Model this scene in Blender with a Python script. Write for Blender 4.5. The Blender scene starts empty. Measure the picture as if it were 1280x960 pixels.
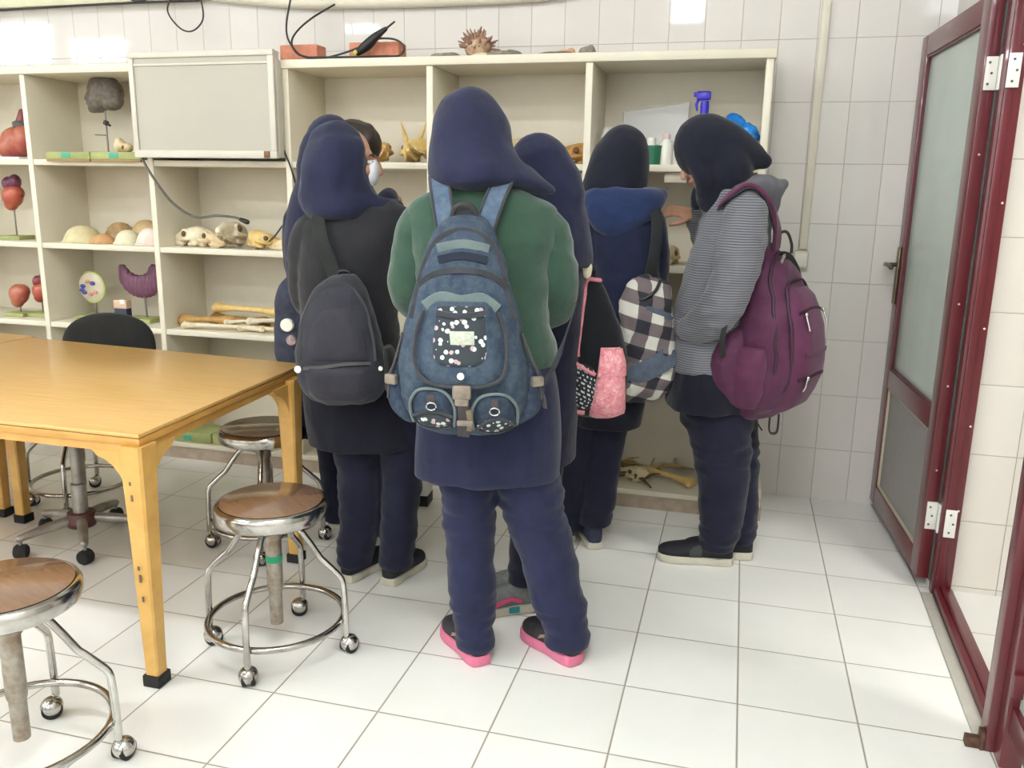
import bpy, bmesh, math, random
from mathutils import Vector, Matrix, noise, Euler

# ------------------------------------------------------------------ camera, world, exposure
scene = bpy.context.scene
COL = scene.collection
cam_d = bpy.data.cameras.new('camera')
cam_d.sensor_width = 36.0
cam_d.lens = 36.0 * 1060.8 / 1280.0
cam_d.clip_start = 0.05
cam = bpy.data.objects.new('camera', cam_d)
COL.objects.link(cam)
_right = Vector((0.9661, 0.2575, 0.0169))
_down = Vector((0.0740, -0.2117, -0.9745))
_fwd = Vector((-0.2491, 0.9427, -0.2227))
_m = Matrix((_right, -_down, -_fwd)).transposed()
q = _m.to_quaternion()
cam.matrix_world = Matrix.LocRotScale(Vector((0.2267, -2.1709, 1.3667)), q, None)
scene.camera = cam
scene.view_settings.view_transform = 'Standard'
scene.view_settings.look = 'None'
scene.view_settings.gamma = 1.0
scene.view_settings.use_curve_mapping = False
scene.view_settings.exposure = -0.08
world = bpy.data.worlds.new('world')
scene.world = world
world.use_nodes = True
world.node_tree.nodes['Background'].inputs[0].default_value = (0.8, 0.88, 1.0, 1)
world.node_tree.nodes['Background'].inputs[1].default_value = 0.6

LAMP_POWER = 66.0       # emission of the ceiling lamp diffusers
WINDOW_POWER = 2.6      # glow of the window panes, the added low ones included
CORRIDOR_POWER = 95.0   # lamp in the corridor

# ------------------------------------------------------------------ helpers
def lin(c):
    return tuple(((v / 255.0) / 12.92 if v <= 10 else (((v / 255.0) + 0.055) / 1.055) ** 2.4) for v in c)

class NT:
    def __init__(s, name):
        s.m = bpy.data.materials.new(name)
        s.m.use_nodes = True
        s.t = s.m.node_tree
        s.b = s.t.nodes['Principled BSDF']
    def n(s, typ, **kw):
        nd = s.t.nodes.new(typ)
        for k, v in kw.items():
            setattr(nd, k, v)
        return nd
    def l(s, a, b):
        s.t.links.new(a, b)
    def math(s, op, a, b=None, c=None):
        nd = s.n('ShaderNodeMath', operation=op)
        for i, v in enumerate((a, b, c)):
            if v is None: continue
            if isinstance(v, (int, float)): nd.inputs[i].default_value = v
            else: s.l(v, nd.inputs[i])
        return nd.outputs[0]
    def mix(s, f, a, b):
        nd = s.n('ShaderNodeMix', data_type='RGBA')
        for i, v in ((0, f), (6, a), (7, b)):
            if isinstance(v, (int, float)): nd.inputs[i].default_value = v
            elif isinstance(v, tuple): nd.inputs[i].default_value = (*v[:3], 1)
            else: s.l(v, nd.inputs[i])
        return nd.outputs[2]
    def coord(s, which='Object'):
        return s.n('ShaderNodeTexCoord').outputs[which]
    def noise(s, co, scale, detail=3, rough=0.5):
        nd = s.n('ShaderNodeTexNoise')
        nd.inputs['Scale'].default_value = scale
        nd.inputs['Detail'].default_value = detail
        nd.inputs['Roughness'].default_value = rough
        s.l(co, nd.inputs['Vector'])
        return nd.outputs[0]
    def ramp(s, f, a, b):
        nd = s.n('ShaderNodeMapRange')
        nd.inputs[1].default_value = a; nd.inputs[2].default_value = b
        s.l(f, nd.inputs[0])
        return nd.outputs[0]
    def mapping(s, co, scale=(1, 1, 1), loc=(0, 0, 0), rot=(0, 0, 0)):
        nd = s.n('ShaderNodeMapping')
        nd.inputs['Scale'].default_value = scale; nd.inputs['Location'].default_value = loc; nd.inputs['Rotation'].default_value = rot
        s.l(co, nd.inputs['Vector'])
        return nd.outputs[0]
    def bump(s, h, strength=0.3, dist=0.01):
        nd = s.n('ShaderNodeBump')
        nd.inputs['Strength'].default_value = strength
        nd.inputs['Distance'].default_value = dist
        s.l(h, nd.inputs['Height'])
        s.l(nd.outputs[0], s.b.inputs['Normal'])
    def set(s, color=None, rough=None, metal=None, **kw):
        if color is not None:
            if isinstance(color, tuple): s.b.inputs['Base Color'].default_value = (*color[:3], 1)
            else: s.l(color, s.b.inputs['Base Color'])
        if rough is not None:
            if isinstance(rough, (int, float)): s.b.inputs['Roughness'].default_value = rough
            else: s.l(rough, s.b.inputs['Roughness'])
        if metal is not None: s.b.inputs['Metallic'].default_value = metal
        for k, v in kw.items():
            s.b.inputs[k].default_value = v
        return s.m

_mats = {}
def plain(name, rgb, rough=0.5, metal=0.0, var=0.0, vscale=20, bump=0.0, bscale=60, bdist=0.004, rgb2=None, **kw):
    """procedural painted / moulded surface: colour with soft noise variation and fine bump"""
    if name in _mats: return _mats[name]
    t = NT(name)
    c = lin(rgb)
    if var or rgb2:
        co = t.coord()
        nz = t.ramp(t.noise(co, vscale, 4, 0.6), 0.35, 0.65)
        c2 = lin(rgb2) if rgb2 else tuple(v * (1 - var) for v in c)
        t.set(t.mix(nz, c, c2))
    else:
        t.set(c)
    if bump:
        t.bump(t.noise(t.coord(), bscale, 3, 0.6), bump, bdist)
    t.set(None, rough, metal, **kw)
    _mats[name] = t.m
    return t.m

def fabric(name, rgb, rgb2=None, rough=0.9, weave=900, fold=25, foldamt=0.25, sheen=0.15):
    if name in _mats: return _mats[name]
    t = NT(name)
    co = t.coord()
    c = lin(rgb); c2 = lin(rgb2) if rgb2 else tuple(v * 0.8 for v in c)
    n1 = t.ramp(t.noise(co, 14, 4, 0.65), 0.3, 0.7)
    n2 = t.noise(co, weave * 0.35, 2, 0.5)
    t.set(t.mix(t.math('MULTIPLY', n1, 1.0), c, c2), rough)
    h = t.math('ADD', t.math('MULTIPLY', t.noise(co, fold, 3, 0.55), foldamt * 4), t.math('MULTIPLY', n2, 0.12))
    t.bump(h, 0.5, 0.006)
    t.b.inputs['Sheen Weight'].default_value = sheen
    t.b.inputs['Sheen Roughness'].default_value = 0.5
    t.b.inputs['Specular IOR Level'].default_value = 0.2
    _mats[name] = t.m
    return t.m

class MB:
    """collects shapes into one mesh"""
    def __init__(s):
        s.v = []; s.f = []
    def add(s, vs, fs):
        o = len(s.v)
        s.v += [Vector(p) for p in vs]
        s.f += [[i + o for i in f] for f in fs]
        return s
    def box(s, c, size, bev=0.0, rot=None, seg=2):
        bm = bmesh.new()
        bmesh.ops.create_cube(bm, size=1.0)
        bmesh.ops.scale(bm, vec=Vector(size), verts=bm.verts)
        if bev:
            bmesh.ops.bevel(bm, geom=bm.edges[:], offset=bev, segments=seg, profile=0.5, affect='EDGES')
        M = Matrix.Translation(Vector(c))
        if rot is not None: M = M @ (rot.to_4x4() if not isinstance(rot, tuple) else Euler(rot).to_matrix().to_4x4())
        bmesh.ops.transform(bm, matrix=M, verts=bm.verts)
        bm.verts.index_update()
        s.add([v.co.copy() for v in bm.verts], [[v.index for v in f.verts] for f in bm.faces])
        bm.free()
        return s
    def b2(s, lo, hi, bev=0.0):
        lo = Vector(lo); hi = Vector(hi)
        return s.box((lo + hi) / 2, hi - lo, bev)
    def rings(s, rings, cap0=True, cap1=True, closed=False):
        """rings: list of equal-length point lists"""
        n = len(rings[0]); vs = [p for r in rings for p in r]; fs = []
        m = len(rings)
        for i in range(m if closed else m - 1):
            a = i * n; b = ((i + 1) % m) * n
            for j in range(n):
                k = (j + 1) % n
                fs.append([a + j, a + k, b + k, b + j])
        if not closed:
            if cap0: fs.append(list(range(n))[::-1])
            if cap1: fs.append([(m - 1) * n + j for j in range(n)])
        return s.add(vs, fs)
    def stack(s, rs, n=24, pw=2.0, axis='z', sub=3):
        """horizontal superellipse sections (z, cx, cy, rx, ry), smoothly interpolated, rounded at the ends"""
        rs = interp(rs, sub) if sub > 1 else rs
        rings = []
        for (z, cx, cy, rx, ry) in rs:
            ring = []
            for j in range(n):
                a = 2 * math.pi * j / n
                ca, sa = math.cos(a), math.sin(a)
                x = cx + rx * math.copysign(abs(ca) ** (2 / pw), ca)
                y = cy + ry * math.copysign(abs(sa) ** (2 / pw), sa)
                ring.append((x, y, z) if axis == 'z' else ((x, z, y) if axis == 'y' else (z, x, y)))
            rings.append(ring)
        return s.rings(rings)
    def chain(s, pts, n=12, sub=4, round_ends=True, flat=1.0, side=None):
        """tube along (x,y,z,r) points, radius interpolated, hemispherical ends"""
        ps = interp(pts, sub) if sub > 1 and len(pts) > 1 else list(pts)
        P = [Vector(p[:3]) for p in ps]; R = [p[3] for p in ps]
        if round_ends and len(P) > 1:
            d0 = (P[0] - P[1]).normalized(); d1 = (P[-1] - P[-2]).normalized()
            for k, a in ((1, 35), (2, 65), (3, 85)):
                t = math.radians(a)
                P.insert(0, Vector(ps[0][:3]) + d0 * ps[0][3] * math.sin(t)); R.insert(0, max(ps[0][3] * math.cos(t), 1e-4))
                P.append(Vector(ps[-1][:3]) + d1 * ps[-1][3] * math.sin(t)); R.append(max(ps[-1][3] * math.cos(t), 1e-4))
        rings = []
        u = None
        for i, p in enumerate(P):
            d = (P[min(i + 1, len(P) - 1)] - P[max(i - 1, 0)])
            d = d.normalized() if d.length > 1e-9 else Vector((0, 0, 1))
            if u is None:
                ref = Vector(side) if side else (Vector((1, 0, 0)) if abs(d.x) < 0.8 else Vector((0, 1, 0)))
                u = (ref - d * ref.dot(d)).normalized()
            else:
                u = (u - d * u.dot(d))
                u = u.normalized() if u.length > 1e-6 else d.orthogonal().normalized()
            w = d.cross(u)
            rings.append([p + u * R[i] * math.cos(2 * math.pi * j / n) + w * R[i] * flat * math.sin(2 * math.pi * j / n) for j in range(n)])
        return s.rings(rings)
    def tube(s, pts, r, n=10, sub=4, closed=False):
        if closed:
            P = [Vector(p) for p in pts]; rings = []
            m = len(P)
            for i in range(m):
                d = (P[(i + 1) % m] - P[i - 1]).normalized()
                ref = Vector((0, 0, 1)) if abs(d.z) < 0.9 else Vector((1, 0, 0))
                u = (ref - d * ref.dot(d)).normalized(); w = d.cross(u)
                rings.append([P[i] + u * r * math.cos(2 * math.pi * j / n) + w * r * math.sin(2 * math.pi * j / n) for j in range(n)])
            return s.rings(rings, closed=True)
        return s.chain([(*p, r) for p in pts], n, sub, round_ends=False)
    def torus(s, c, R, r, n=40, m=10, axis='z', a0=0, a1=360):
        c = Vector(c); pts = []
        full = abs(a1 - a0) >= 360
        k = n if full else n + 1
        for i in range(k):
            a = math.radians(a0 + (a1 - a0) * i / n)
            x, y = R * math.cos(a), R * math.sin(a)
            pts.append(c + (Vector((x, y, 0)) if axis == 'z' else Vector((x, 0, y)) if axis == 'y' else Vector((0, x, y))))
        return s.tube(pts, r, m, 1, closed=full)
    def lathe(s, prof, c=(0, 0, 0), n=24, axis='z'):
        c = Vector(c); rings = []
        for (r, z) in prof:
            r = max(r, 1e-4); ring = []
            for j in range(n):
                a = 2 * math.pi * j / n
                x, y = r * math.cos(a), r * math.sin(a)
                ring.append(c + (Vector((x, y, z)) if axis == 'z' else Vector((x, z, y)) if axis == 'y' else Vector((z, x, y))))
            rings.append(ring)
        return s.rings(rings)
    def ell(s, c, r, n=16, m=10, rot=None):
        c = Vector(c); rings = []
        for i in range(1, m):
            t = math.pi * i / m
            ring = []
            for j in range(n):
                a = 2 * math.pi * j / n
                p = Vector((r[0] * math.sin(t) * math.cos(a), r[1] * math.sin(t) * math.sin(a), -r[2] * math.cos(t)))
                if rot is not None: p = rot @ p
                ring.append(c + p)
            rings.append(ring)
        bot = Vector((0, 0, -r[2])); top = Vector((0, 0, r[2]))
        if rot is not None: bot = rot @ bot; top = rot @ top
        o = len(s.v)
        s.rings(rings, False, False)
        k = len(rings) * n
        s.v += [c + bot, c + top]
        for j in range(n):
            s.f.append([o + (j + 1) % n, o + j, o + k])
            s.f.append([o + k - n + j, o + k - n + (j + 1) % n, o + k + 1])
        return s
    def prism(s, poly, z0, z1, axis='z', bev=0.0):
        def mk(x, y, z): return (x, y, z) if axis == 'z' else (x, z, y) if axis == 'y' else (z, x, y)
        n = len(poly)
        vs = [mk(x, y, z0) for x, y in poly] + [mk(x, y, z1) for x, y in poly]
        fs = [list(range(n))[::-1], [n + i for i in range(n)]] + [[i, (i + 1) % n, n + (i + 1) % n, n + i] for i in range(n)]
        if not bev: return s.add(vs, fs)
        bm = bmesh.new()
        bv = [bm.verts.new(v) for v in vs]
        for f in fs: bm.faces.new([bv[i] for i in f])
        bmesh.ops.recalc_face_normals(bm, faces=bm.faces)
        bmesh.ops.bevel(bm, geom=bm.edges[:], offset=bev, segments=2, profile=0.5, affect='EDGES')
        bm.verts.index_update()
        s.add([v.co.copy() for v in bm.verts], [[v.index for v in f.verts] for f in bm.faces])
        bm.free()
        return s
    def ribbon(s, pts, w, t, side, sub=5):
        """flat strap along pts; side = direction(s) of its width, one vector or one per point"""
        sides = side if isinstance(side, list) else [side] * len(pts)
        full = [(*p, *sd) for p, sd in zip(pts, sides)]
        full = interp(full, sub)
        rings = []
        for i, q in enumerate(full):
            p = Vector(q[:3])
            d = (Vector(full[min(i + 1, len(full) - 1)][:3]) - Vector(full[max(i - 1, 0)][:3])).normalized()
            sd = Vector(q[3:6]); sd = (sd - d * sd.dot(d)).normalized(); nn = d.cross(sd)
            rings.append([p + sd * w / 2 * a + nn * t / 2 * b for a, b in ((-1, -.6), (-.9, -1), (.9, -1), (1, -.6), (1, .6), (.9, 1), (-.9, 1), (-1, .6))])
        return s.rings(rings)
    def xf(s, M):
        s.v = [M @ v for v in s.v]
        return s

def interp(pts, sub):
    """Catmull-Rom through tuples of any length"""
    if len(pts) < 3:
        a, b = pts[0], pts[-1]
        return [tuple(x + (y - x) * i / sub for x, y in zip(a, b)) for i in range(sub + 1)]
    out = []
    n = len(pts)
    for i in range(n - 1):
        p0, p1, p2, p3 = pts[max(i - 1, 0)], pts[i], pts[i + 1], pts[min(i + 2, n - 1)]
        for k in range(sub):
            t = k / sub
            out.append(tuple(0.5 * (2 * b + (c - a) * t + (2 * a - 5 * b + 4 * c - d) * t * t + (3 * b - a - 3 * c + d) * t ** 3)
                             for a, b, c, d in zip(p0, p1, p2, p3)))
    out.append(tuple(pts[-1]))
    return out

def mesh_of(mb, name, smooth=0.7):
    me = bpy.data.meshes.new(name)
    me.from_pydata([tuple(v) for v in mb.v], [], mb.f)
    bm = bmesh.new(); bm.from_mesh(me)
    bmesh.ops.recalc_face_normals(bm, faces=bm.faces)
    bm.to_mesh(me); bm.free()
    me.polygons.foreach_set('use_smooth', [True] * len(me.polygons))
    if smooth < 3: me.set_sharp_from_angle(angle=smooth)
    me.update()
    return me

def obj(name, mb, mat, parent=None, smooth=0.7):
    me = mb if isinstance(mb, bpy.types.Mesh) else mesh_of(mb, name, smooth)
    me.materials.clear(); me.materials.append(mat)
    o = bpy.data.objects.new(name, me)
    COL.objects.link(o)
    if parent is not None: o.parent = parent
    return o

def blob(mb, voxel=0.007, iters=6, fac=0.5, disp=None):
    """melt overlapping shapes into one continuous surface"""
    me0 = mesh_of(mb, 'tmp', 9)
    o = bpy.data.objects.new('tmp', me0); COL.objects.link(o)
    r = o.modifiers.new('r', 'REMESH'); r.mode = 'VOXEL'; r.voxel_size = voxel
    sm = o.modifiers.new('s', 'SMOOTH'); sm.iterations = iters; sm.factor = fac
    dg = bpy.context.evaluated_depsgraph_get(); dg.update()
    me = bpy.data.meshes.new_from_object(o.evaluated_get(dg))
    bpy.data.objects.remove(o); bpy.data.meshes.remove(me0)
    if disp:
        ns = [v.normal.copy() for v in me.vertices]
        for v, nn in zip(me.vertices, ns):
            v.co += nn * disp(v.co, nn)
    me.polygons.foreach_set('use_smooth', [True] * len(me.polygons))
    me.update()
    return me

def tag(o, label=None, cat=None, group=None, kind=None):
    if label: o['label'] = label
    if cat: o['category'] = cat
    if group: o['group'] = group
    if kind: o['kind'] = kind
    return o

def thing(name, label, cat, loc=(0, 0, 0), rz=0.0, group=None):
    o = bpy.data.objects.new(name, None); COL.objects.link(o)
    o.location = loc; o.rotation_euler = (0, 0, rz)
    o.empty_display_size = 0.1
    return tag(o, label, cat, group)

def struct(name, mb, mat, parent=None, smooth=0.7):
    o = obj(name, mb, mat, parent, smooth)
    if parent is None: o['kind'] = 'structure'
    return o

def dup(root, loc, rz, label=None, group=None):
    r = root.copy(); COL.objects.link(r); r.location = loc; r.rotation_euler = (0, 0, rz)
    if label: r['label'] = label
    if group: r['group'] = group
    for ch in list(root.children):
        c = ch.copy(); COL.objects.link(c); c.parent = r
        for g in list(ch.children):
            d = g.copy(); COL.objects.link(d); d.parent = c
    return r

def rx(a): return Matrix.Rotation(a, 3, 'X')
def ry(a): return Matrix.Rotation(a, 3, 'Y')
def rzm(a): return Matrix.Rotation(a, 3, 'Z')
rad = math.radians

# ------------------------------------------------------------------ room materials
T = 0.31
def tile_mat(name, axes, size, off, grout, base, base2, gcol, rough, bumpd=0.002, var=0.06):
    t = NT(name)
    co = t.n('ShaderNodeNewGeometry').outputs['Position']
    sp = t.n('ShaderNodeSeparateXYZ'); t.l(co, sp.inputs[0])
    masks = []; ids = []
    for ax, sz, of in zip(axes, size, off):
        a = t.math('DIVIDE', t.math('SUBTRACT', sp.outputs[ax], of), sz)
        fr = t.math('FRACT', t.math('ADD', a, 1000.0))
        d = t.math('ABSOLUTE', t.math('SUBTRACT', fr, 0.5))
        ids.append(t.math('FLOOR', t.math('ADD', a, 1000.0)))
        masks.append(t.ramp(d, 0.5 - grout / sz * 0.75, 0.5 - grout / sz * 0.35))
    m = t.math('MAXIMUM', masks[0], masks[1])
    cb = t.n('ShaderNodeCombineXYZ'); t.l(ids[0], cb.inputs[0]); t.l(ids[1], cb.inputs[1])
    wn = t.n('ShaderNodeTexWhiteNoise'); t.l(cb.outputs[0], wn.inputs[0])
    c = t.mix(wn.outputs[0], lin(base), lin(base2))
    nz = t.ramp(t.noise(co, 3.0, 5, 0.6), 0.35, 0.75)
    c = t.mix(t.math('MULTIPLY', nz, var), c, lin(gcol))
    c = t.mix(m, c, lin(gcol))
    t.set(c)
    t.set(None, t.math('ADD', rough, t.math('MULTIPLY', m, 0.5)))
    t.bump(t.math('SUBTRACT', 1.0, m), 0.6, bumpd)
    return t.m
WALL_X0, WALL_Z0, WALL_W, WALL_H = 0.6227, 1.9964, 0.1524, 0.2508
m_floor = tile_mat('white_floor_tile', (0, 1), (T, T), (0, 0), 0.0042, (236, 235, 229), (230, 229, 222), (156, 148, 134), 0.16, 0.0015, 0.10)
m_wall = tile_mat('glazed_wall_tile', (0, 2), (WALL_W, WALL_H), (WALL_X0, WALL_Z0), 0.0022, (216, 211, 205), (211, 206, 200), (168, 161, 153), 0.04)
m_wall_side = tile_mat('glazed_side_wall_tile', (1, 2), (WALL_W, WALL_H), (0.05, WALL_Z0), 0.0022, (224, 220, 214), (219, 215, 209), (172, 166, 158), 0.08)
m_wall_corr = tile_mat('corridor_wall_tile', (0, 2), (0.17, 0.2445), (1.012, 0.2643), 0.0026, (228, 222, 212), (224, 218, 207), (175, 168, 156), 0.15)
m_ceiling = plain('ceiling_plaster', (226, 224, 216), 0.85, var=0.04, vscale=2)
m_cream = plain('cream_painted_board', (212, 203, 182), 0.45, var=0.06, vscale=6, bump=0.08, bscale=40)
m_cream_edge = plain('cream_board_edge', (223, 215, 194), 0.4, var=0.04, vscale=8)
m_plinth = plain('brown_plinth_tile', (164, 146, 126), 0.35, rgb2=(182, 166, 148), vscale=18, bump=0.05)
m_black = plain('black_plastic', (24, 24, 26), 0.45)
m_rubber = plain('black_rubber', (30, 29, 29), 0.8)
m_white_plastic = plain('white_plastic', (226, 224, 214), 0.4)
m_chrome = plain('worn_chrome', (205, 204, 200), 0.18, 1.0, rgb2=(160, 155, 148), vscale=9)
m_burg = plain('burgundy_aluminium', (98, 32, 40), 0.32, var=0.12, vscale=5, **{'Coat Weight': 0.3})
m_burg_dark = plain('dark_burgundy_gasket', (48, 22, 26), 0.5)
m_cable = plain('black_cable', (44, 42, 42), 0.5)

# ------------------------------------------------------------------ room shell
XL, YF, YB, ZC = -10.8, -4.6, 1.7693, 3.75
RW = (0.962, 0.87, -0.031)          # right wall: a point of it and its small turn
def rw(mb):                          # local frame of the right wall: x outward, y along the wall
    return mb.xf(Matrix.Translation((RW[0], RW[1], 0)) @ Matrix.Rotation(RW[2], 4, 'Z'))
struct('floor', MB().b2((XL - .3, YF - .3, -0.1), (4.2, YB + .2, 0)), m_floor)
struct('ceiling', MB().b2((XL - .3, YF - .3, ZC), (4.2, YB + .2, ZC + .1)), m_ceiling)
struct('wall_back', MB().b2((XL - .3, YB, -.02), (1.3, YB + .15, ZC)), m_wall)
struct('wall_left', MB().b2((XL - .15, YF - .1, -.02), (XL, YB + .1, ZC)), m_wall_side)
OPEN_H = 2.06
w = MB()
w.b2((0, .06, -.02), (.12, .99, ZC))              # beyond the doorway
w.b2((0, -1.75, OPEN_H), (.12, .06, ZC))          # above the doorway and the side panel
w.b2((0, YF - 1.0, -.02), (.12, -1.75, ZC))       # nearer than the camera
struct('wall_right', rw(w), m_wall_side)
# front wall behind the camera with its row of high windows
WIN = [(-10.1, -9.1, 2.94, 3.52), (-8.85, -7.9, 2.94, 3.30), (-4.76, -4.25, 3.20, 3.36), (-0.76, -0.33, 3.20, 3.62)]
LOW_FILL = [(-9.9, -7.9), (-7.2, -5.2), (-4.5, -2.5), (-1.9, .1)]         # large low windows, unseen, added to light the back wall and people's backs
LZ = (1.0, 2.72)
w = MB()
def wall_band(holes, z0, z1):
    xs = [XL - .3] + [x for h in holes for x in h[:2]] + [4.2]
    for i in range(0, len(xs), 2):
        w.b2((xs[i], YF - .15, z0), (xs[i + 1], YF, z1))
w.b2((XL - .3, YF - .15, -.02), (4.2, YF, LZ[0]))
wall_band(LOW_FILL, *LZ)
w.b2((XL - .3, YF - .15, LZ[1]), (4.2, YF, 2.90))
wall_band(WIN, 2.90, 3.65)
for h in WIN:
    w.b2((h[0], YF - .15, 2.90), (h[1], YF, h[2])); w.b2((h[0], YF - .15, h[3]), (h[1], YF, 3.65))
w.b2((XL - .3, YF - .15, 3.65), (4.2, YF, ZC))
struct('wall_front', w, m_wall)
def emit(name, rgb, power):
    t = NT(name)
    t.set((0.8, 0.8, 0.8))
    t.b.inputs['Emission Color'].default_value = (*lin(rgb), 1)
    t.b.inputs['Emission Strength'].default_value = power
    return t.m
m_fill = emit('fill_window_pane', (244, 250, 255), WINDOW_POWER)  # glow of the added low windows that brighten the room
m_sky = emit('skylit_clear_pane', (244, 250, 255), WINDOW_POWER * 14)
m_winframe = plain('white_window_frame', (225, 225, 220), 0.4)
for i, (x0, x1, z0, z1) in enumerate(WIN + [(h[0], h[1], *LZ) for h in LOW_FILL]):
    f = MB()
    for (a, b, c, d) in ((x0, x0 + .04, z0, z1), (x1 - .04, x1, z0, z1), (x0 + .04, x1 - .04, z0, z0 + .04), (x0 + .04, x1 - .04, z1 - .04, z1)):
        f.b2((a, YF - .09, c), (b, YF - .04, d))
    if x1 - x0 > .6: f.b2(((x0 + x1) / 2 - .02, YF - .09, z0 + .04), ((x0 + x1) / 2 + .02, YF - .04, z1 - .04))
    wo = struct('window_%d' % (i + 1), f, m_winframe)  # the low ones among these are unseen additions for fill light
    obj('pane', MB().b2((x0 + .03, YF - .075, z0 + .03), (x1 - .03, YF - .065, z1 - .03)), m_sky if i < len(WIN) else m_fill, wo)
# corridor beyond the door
struct('wall_corridor', MB().b2((1.026, .926, -.02), (4.2, 1.08, ZC)), m_wall_corr)
struct('wall_corridor_end', MB().b2((4.05, YF - .2, -.02), (4.2, .93, ZC)), m_wall_side)

# ceiling lamps
m_lamp = emit('lit_lamp_diffuser', (247, 252, 255), LAMP_POWER)
m_lampbody = plain('white_lamp_housing', (230, 230, 225), 0.5)
def ceiling_lamp(x, y, lab, mat=m_lamp):
    r = thing('ceiling_lamp', lab, 'ceiling lamp', (x, y, ZC))
    obj('housing', MB().box((0, 0, -.04), (1.28, .30, .08), .01), m_lampbody, r)
    obj('diffuser', MB().box((0, 0, -.09), (1.2, .22, .025), .008), mat, r)
    return r
for i, (x, y) in enumerate(((.1, -1.85), (.1, -3.4), (-3.2, -1.85), (-3.2, -3.4), (-6.4, -1.85), (-6.4, -3.4))):
    ceiling_lamp(x, y, 'long fluorescent ceiling lamp, %s row, %s from the door' % (('near the shelves', 'behind the camera')[i % 2], ('first', 'second', 'third')[i // 2]))
ceiling_lamp(2.2, -.7, 'fluorescent ceiling lamp in the bright corridor', emit('lit_corridor_diffuser', (252, 252, 250), CORRIDOR_POWER))
# ------------------------------------------------------------------ door frame, door leaf, side panel
m_glass_pale = NT('frosted_pale_glass')
_t = m_glass_pale; _co = _t.coord()
_t.set(_t.mix(_t.ramp(_t.noise(_co, 5, 3), .3, .7), lin((186, 196, 186)), lin((176, 188, 180))), 0.22)
_t.bump(_t.noise(_co, 160, 2), 0.12, 0.002); m_glass_pale = _t.m
_t = NT('grey_laminate_panel'); _co = _t.coord()
_t.set(_t.mix(_t.ramp(_t.noise(_co, 220, 2), .35, .65), lin((150, 146, 142)), lin((132, 128, 126))), 0.35); m_grey_panel = _t.m
m_bead = plain('pale_glazing_bead', (196, 190, 168), 0.5)
m_brass = plain('worn_brass', (120, 108, 84), 0.3, 1.0, rgb2=(86, 76, 60), vscale=30)
m_screw = plain('bright_screw', (225, 215, 210), 0.3, 0.6)
m_hinge = plain('white_hinge_metal', (228, 226, 218), 0.35, 0.1)
m_hole = plain('dark_screw_hole', (90, 86, 80), 0.6)
m_seal = plain('grey_rubber_seal', (86, 92, 86), 0.55, rgb2=(62, 66, 62), vscale=12)
m_stone = plain('grey_threshold_stone', (176, 172, 160), 0.5, var=.1, vscale=20)

door = thing('door_frame', 'burgundy aluminium door frame around the open doorway', 'door frame', (RW[0], RW[1], 0), RW[2])
door.name = 'door_2'; door['kind'] = 'structure'
for k in ('label', 'category'):
    if k in door: del door[k]
# jambs, head, bottom bar (local frame: x into the corridor, y along the wall)
m = MB().b2((.0, 0, 0), (.062, .05, 2.05), .004).b2((.010, -.010, 0), (.034, .002, 2.04), .002)
obj('jamb', m, m_burg, door)
m = MB().b2((-.02, -.905, .0), (.075, -.85, 2.05), .004)
obj('jamb', m, m_burg, door)
obj('jamb_gasket', MB().b2((.012, -.852, .05), (.026, -.842, 2.0)), m_burg_dark, door)
obj('head_rail', MB().b2((0, -.85, 1.99), (.062, 0, 2.05), .004), m_burg, door)
obj('bottom_rail', MB().b2((.004, -.85, 0.0), (.066, 0, .035), .006).b2((.024, -.85, .034), (.040, 0, .046), .003), m_burg, door)
obj('foot_bracket', MB().b2((-.062, -.90, 0.0), (-.02, -.872, .026), .003).b2((-.03, -.905, 0), (-.02, -.872, .05), .002), plain('rusty_bracket', (104, 74, 56), .7, rgb2=(70, 44, 34), vscale=40), door)
for z in (.32, .62, .95, 1.35, 1.82):
    s = MB().ell((.050, -.003, z), (.004, .004, .004), 8, 6); obj('screw', s, m_screw, door)
struct('trim_1', rw(MB().b2((-.034, -.86, 0), (0.004, 0.0, .008), .002)), m_stone)

# the leaf, folded back against the wall; local x along the leaf, y = thickness, z up
L0 = Vector((RW[0] - .043, .925, 0)); L1 = Vector((.872, 1.752, 0))
ang = math.atan2((L1 - L0).y, (L1 - L0).x)
leaf_len = (L1 - L0).length
leaf = thing('door_leaf', 'burgundy aluminium door leaf with frosted glass folded back against the wall', 'door', L0, ang)
leaf.name = 'door_1'; leaf['kind'] = 'structure'
for k in ('label', 'category'):
    if k in leaf: del leaf[k]
D = .042
H0, H1 = .035, 1.985
def leaf_box(x0, x1, z0, z1, y0=-D, y1=0.0, b=.003): return MB().b2((x0, y0, z0), (x1, y1, z1), b)
ST = .085
obj('hinge_stile', leaf_box(0, ST, H0, H1), m_burg, leaf)
obj('lock_stile', leaf_box(leaf_len - ST, leaf_len, H0, H1), m_burg, leaf)
obj('top_rail', leaf_box(ST, leaf_len - ST, H1 - .08, H1), m_burg, leaf)
obj('middle_rail', leaf_box(ST, leaf_len - ST, .565, .645), m_burg, leaf)
obj('bottom_rail', leaf_box(ST, leaf_len - ST, H0, H0 + .085), m_burg, leaf)
obj('glass_pane', leaf_box(ST - .005, leaf_len - ST + .005, .64, H1 - .075, -.026, -.018, 0), m_glass_pale, leaf)
obj('lower_panel', leaf_box(ST - .005, leaf_len - ST + .005, H0 + .08, .57, -.028, -.016, 0), m_grey_panel, leaf)
def beads(z0, z1):
    b = MB(); x0, x1 = ST, leaf_len - ST
    for (a, c, e, g) in ((x0, x0 + .008, z0, z1), (x1 - .008, x1, z0, z1), (x0, x1, z0, z0 + .008), (x0, x1, z1 - .008, z1)):
        b.b2((a, -.015, e), (c, -.006, g))
    return b
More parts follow.
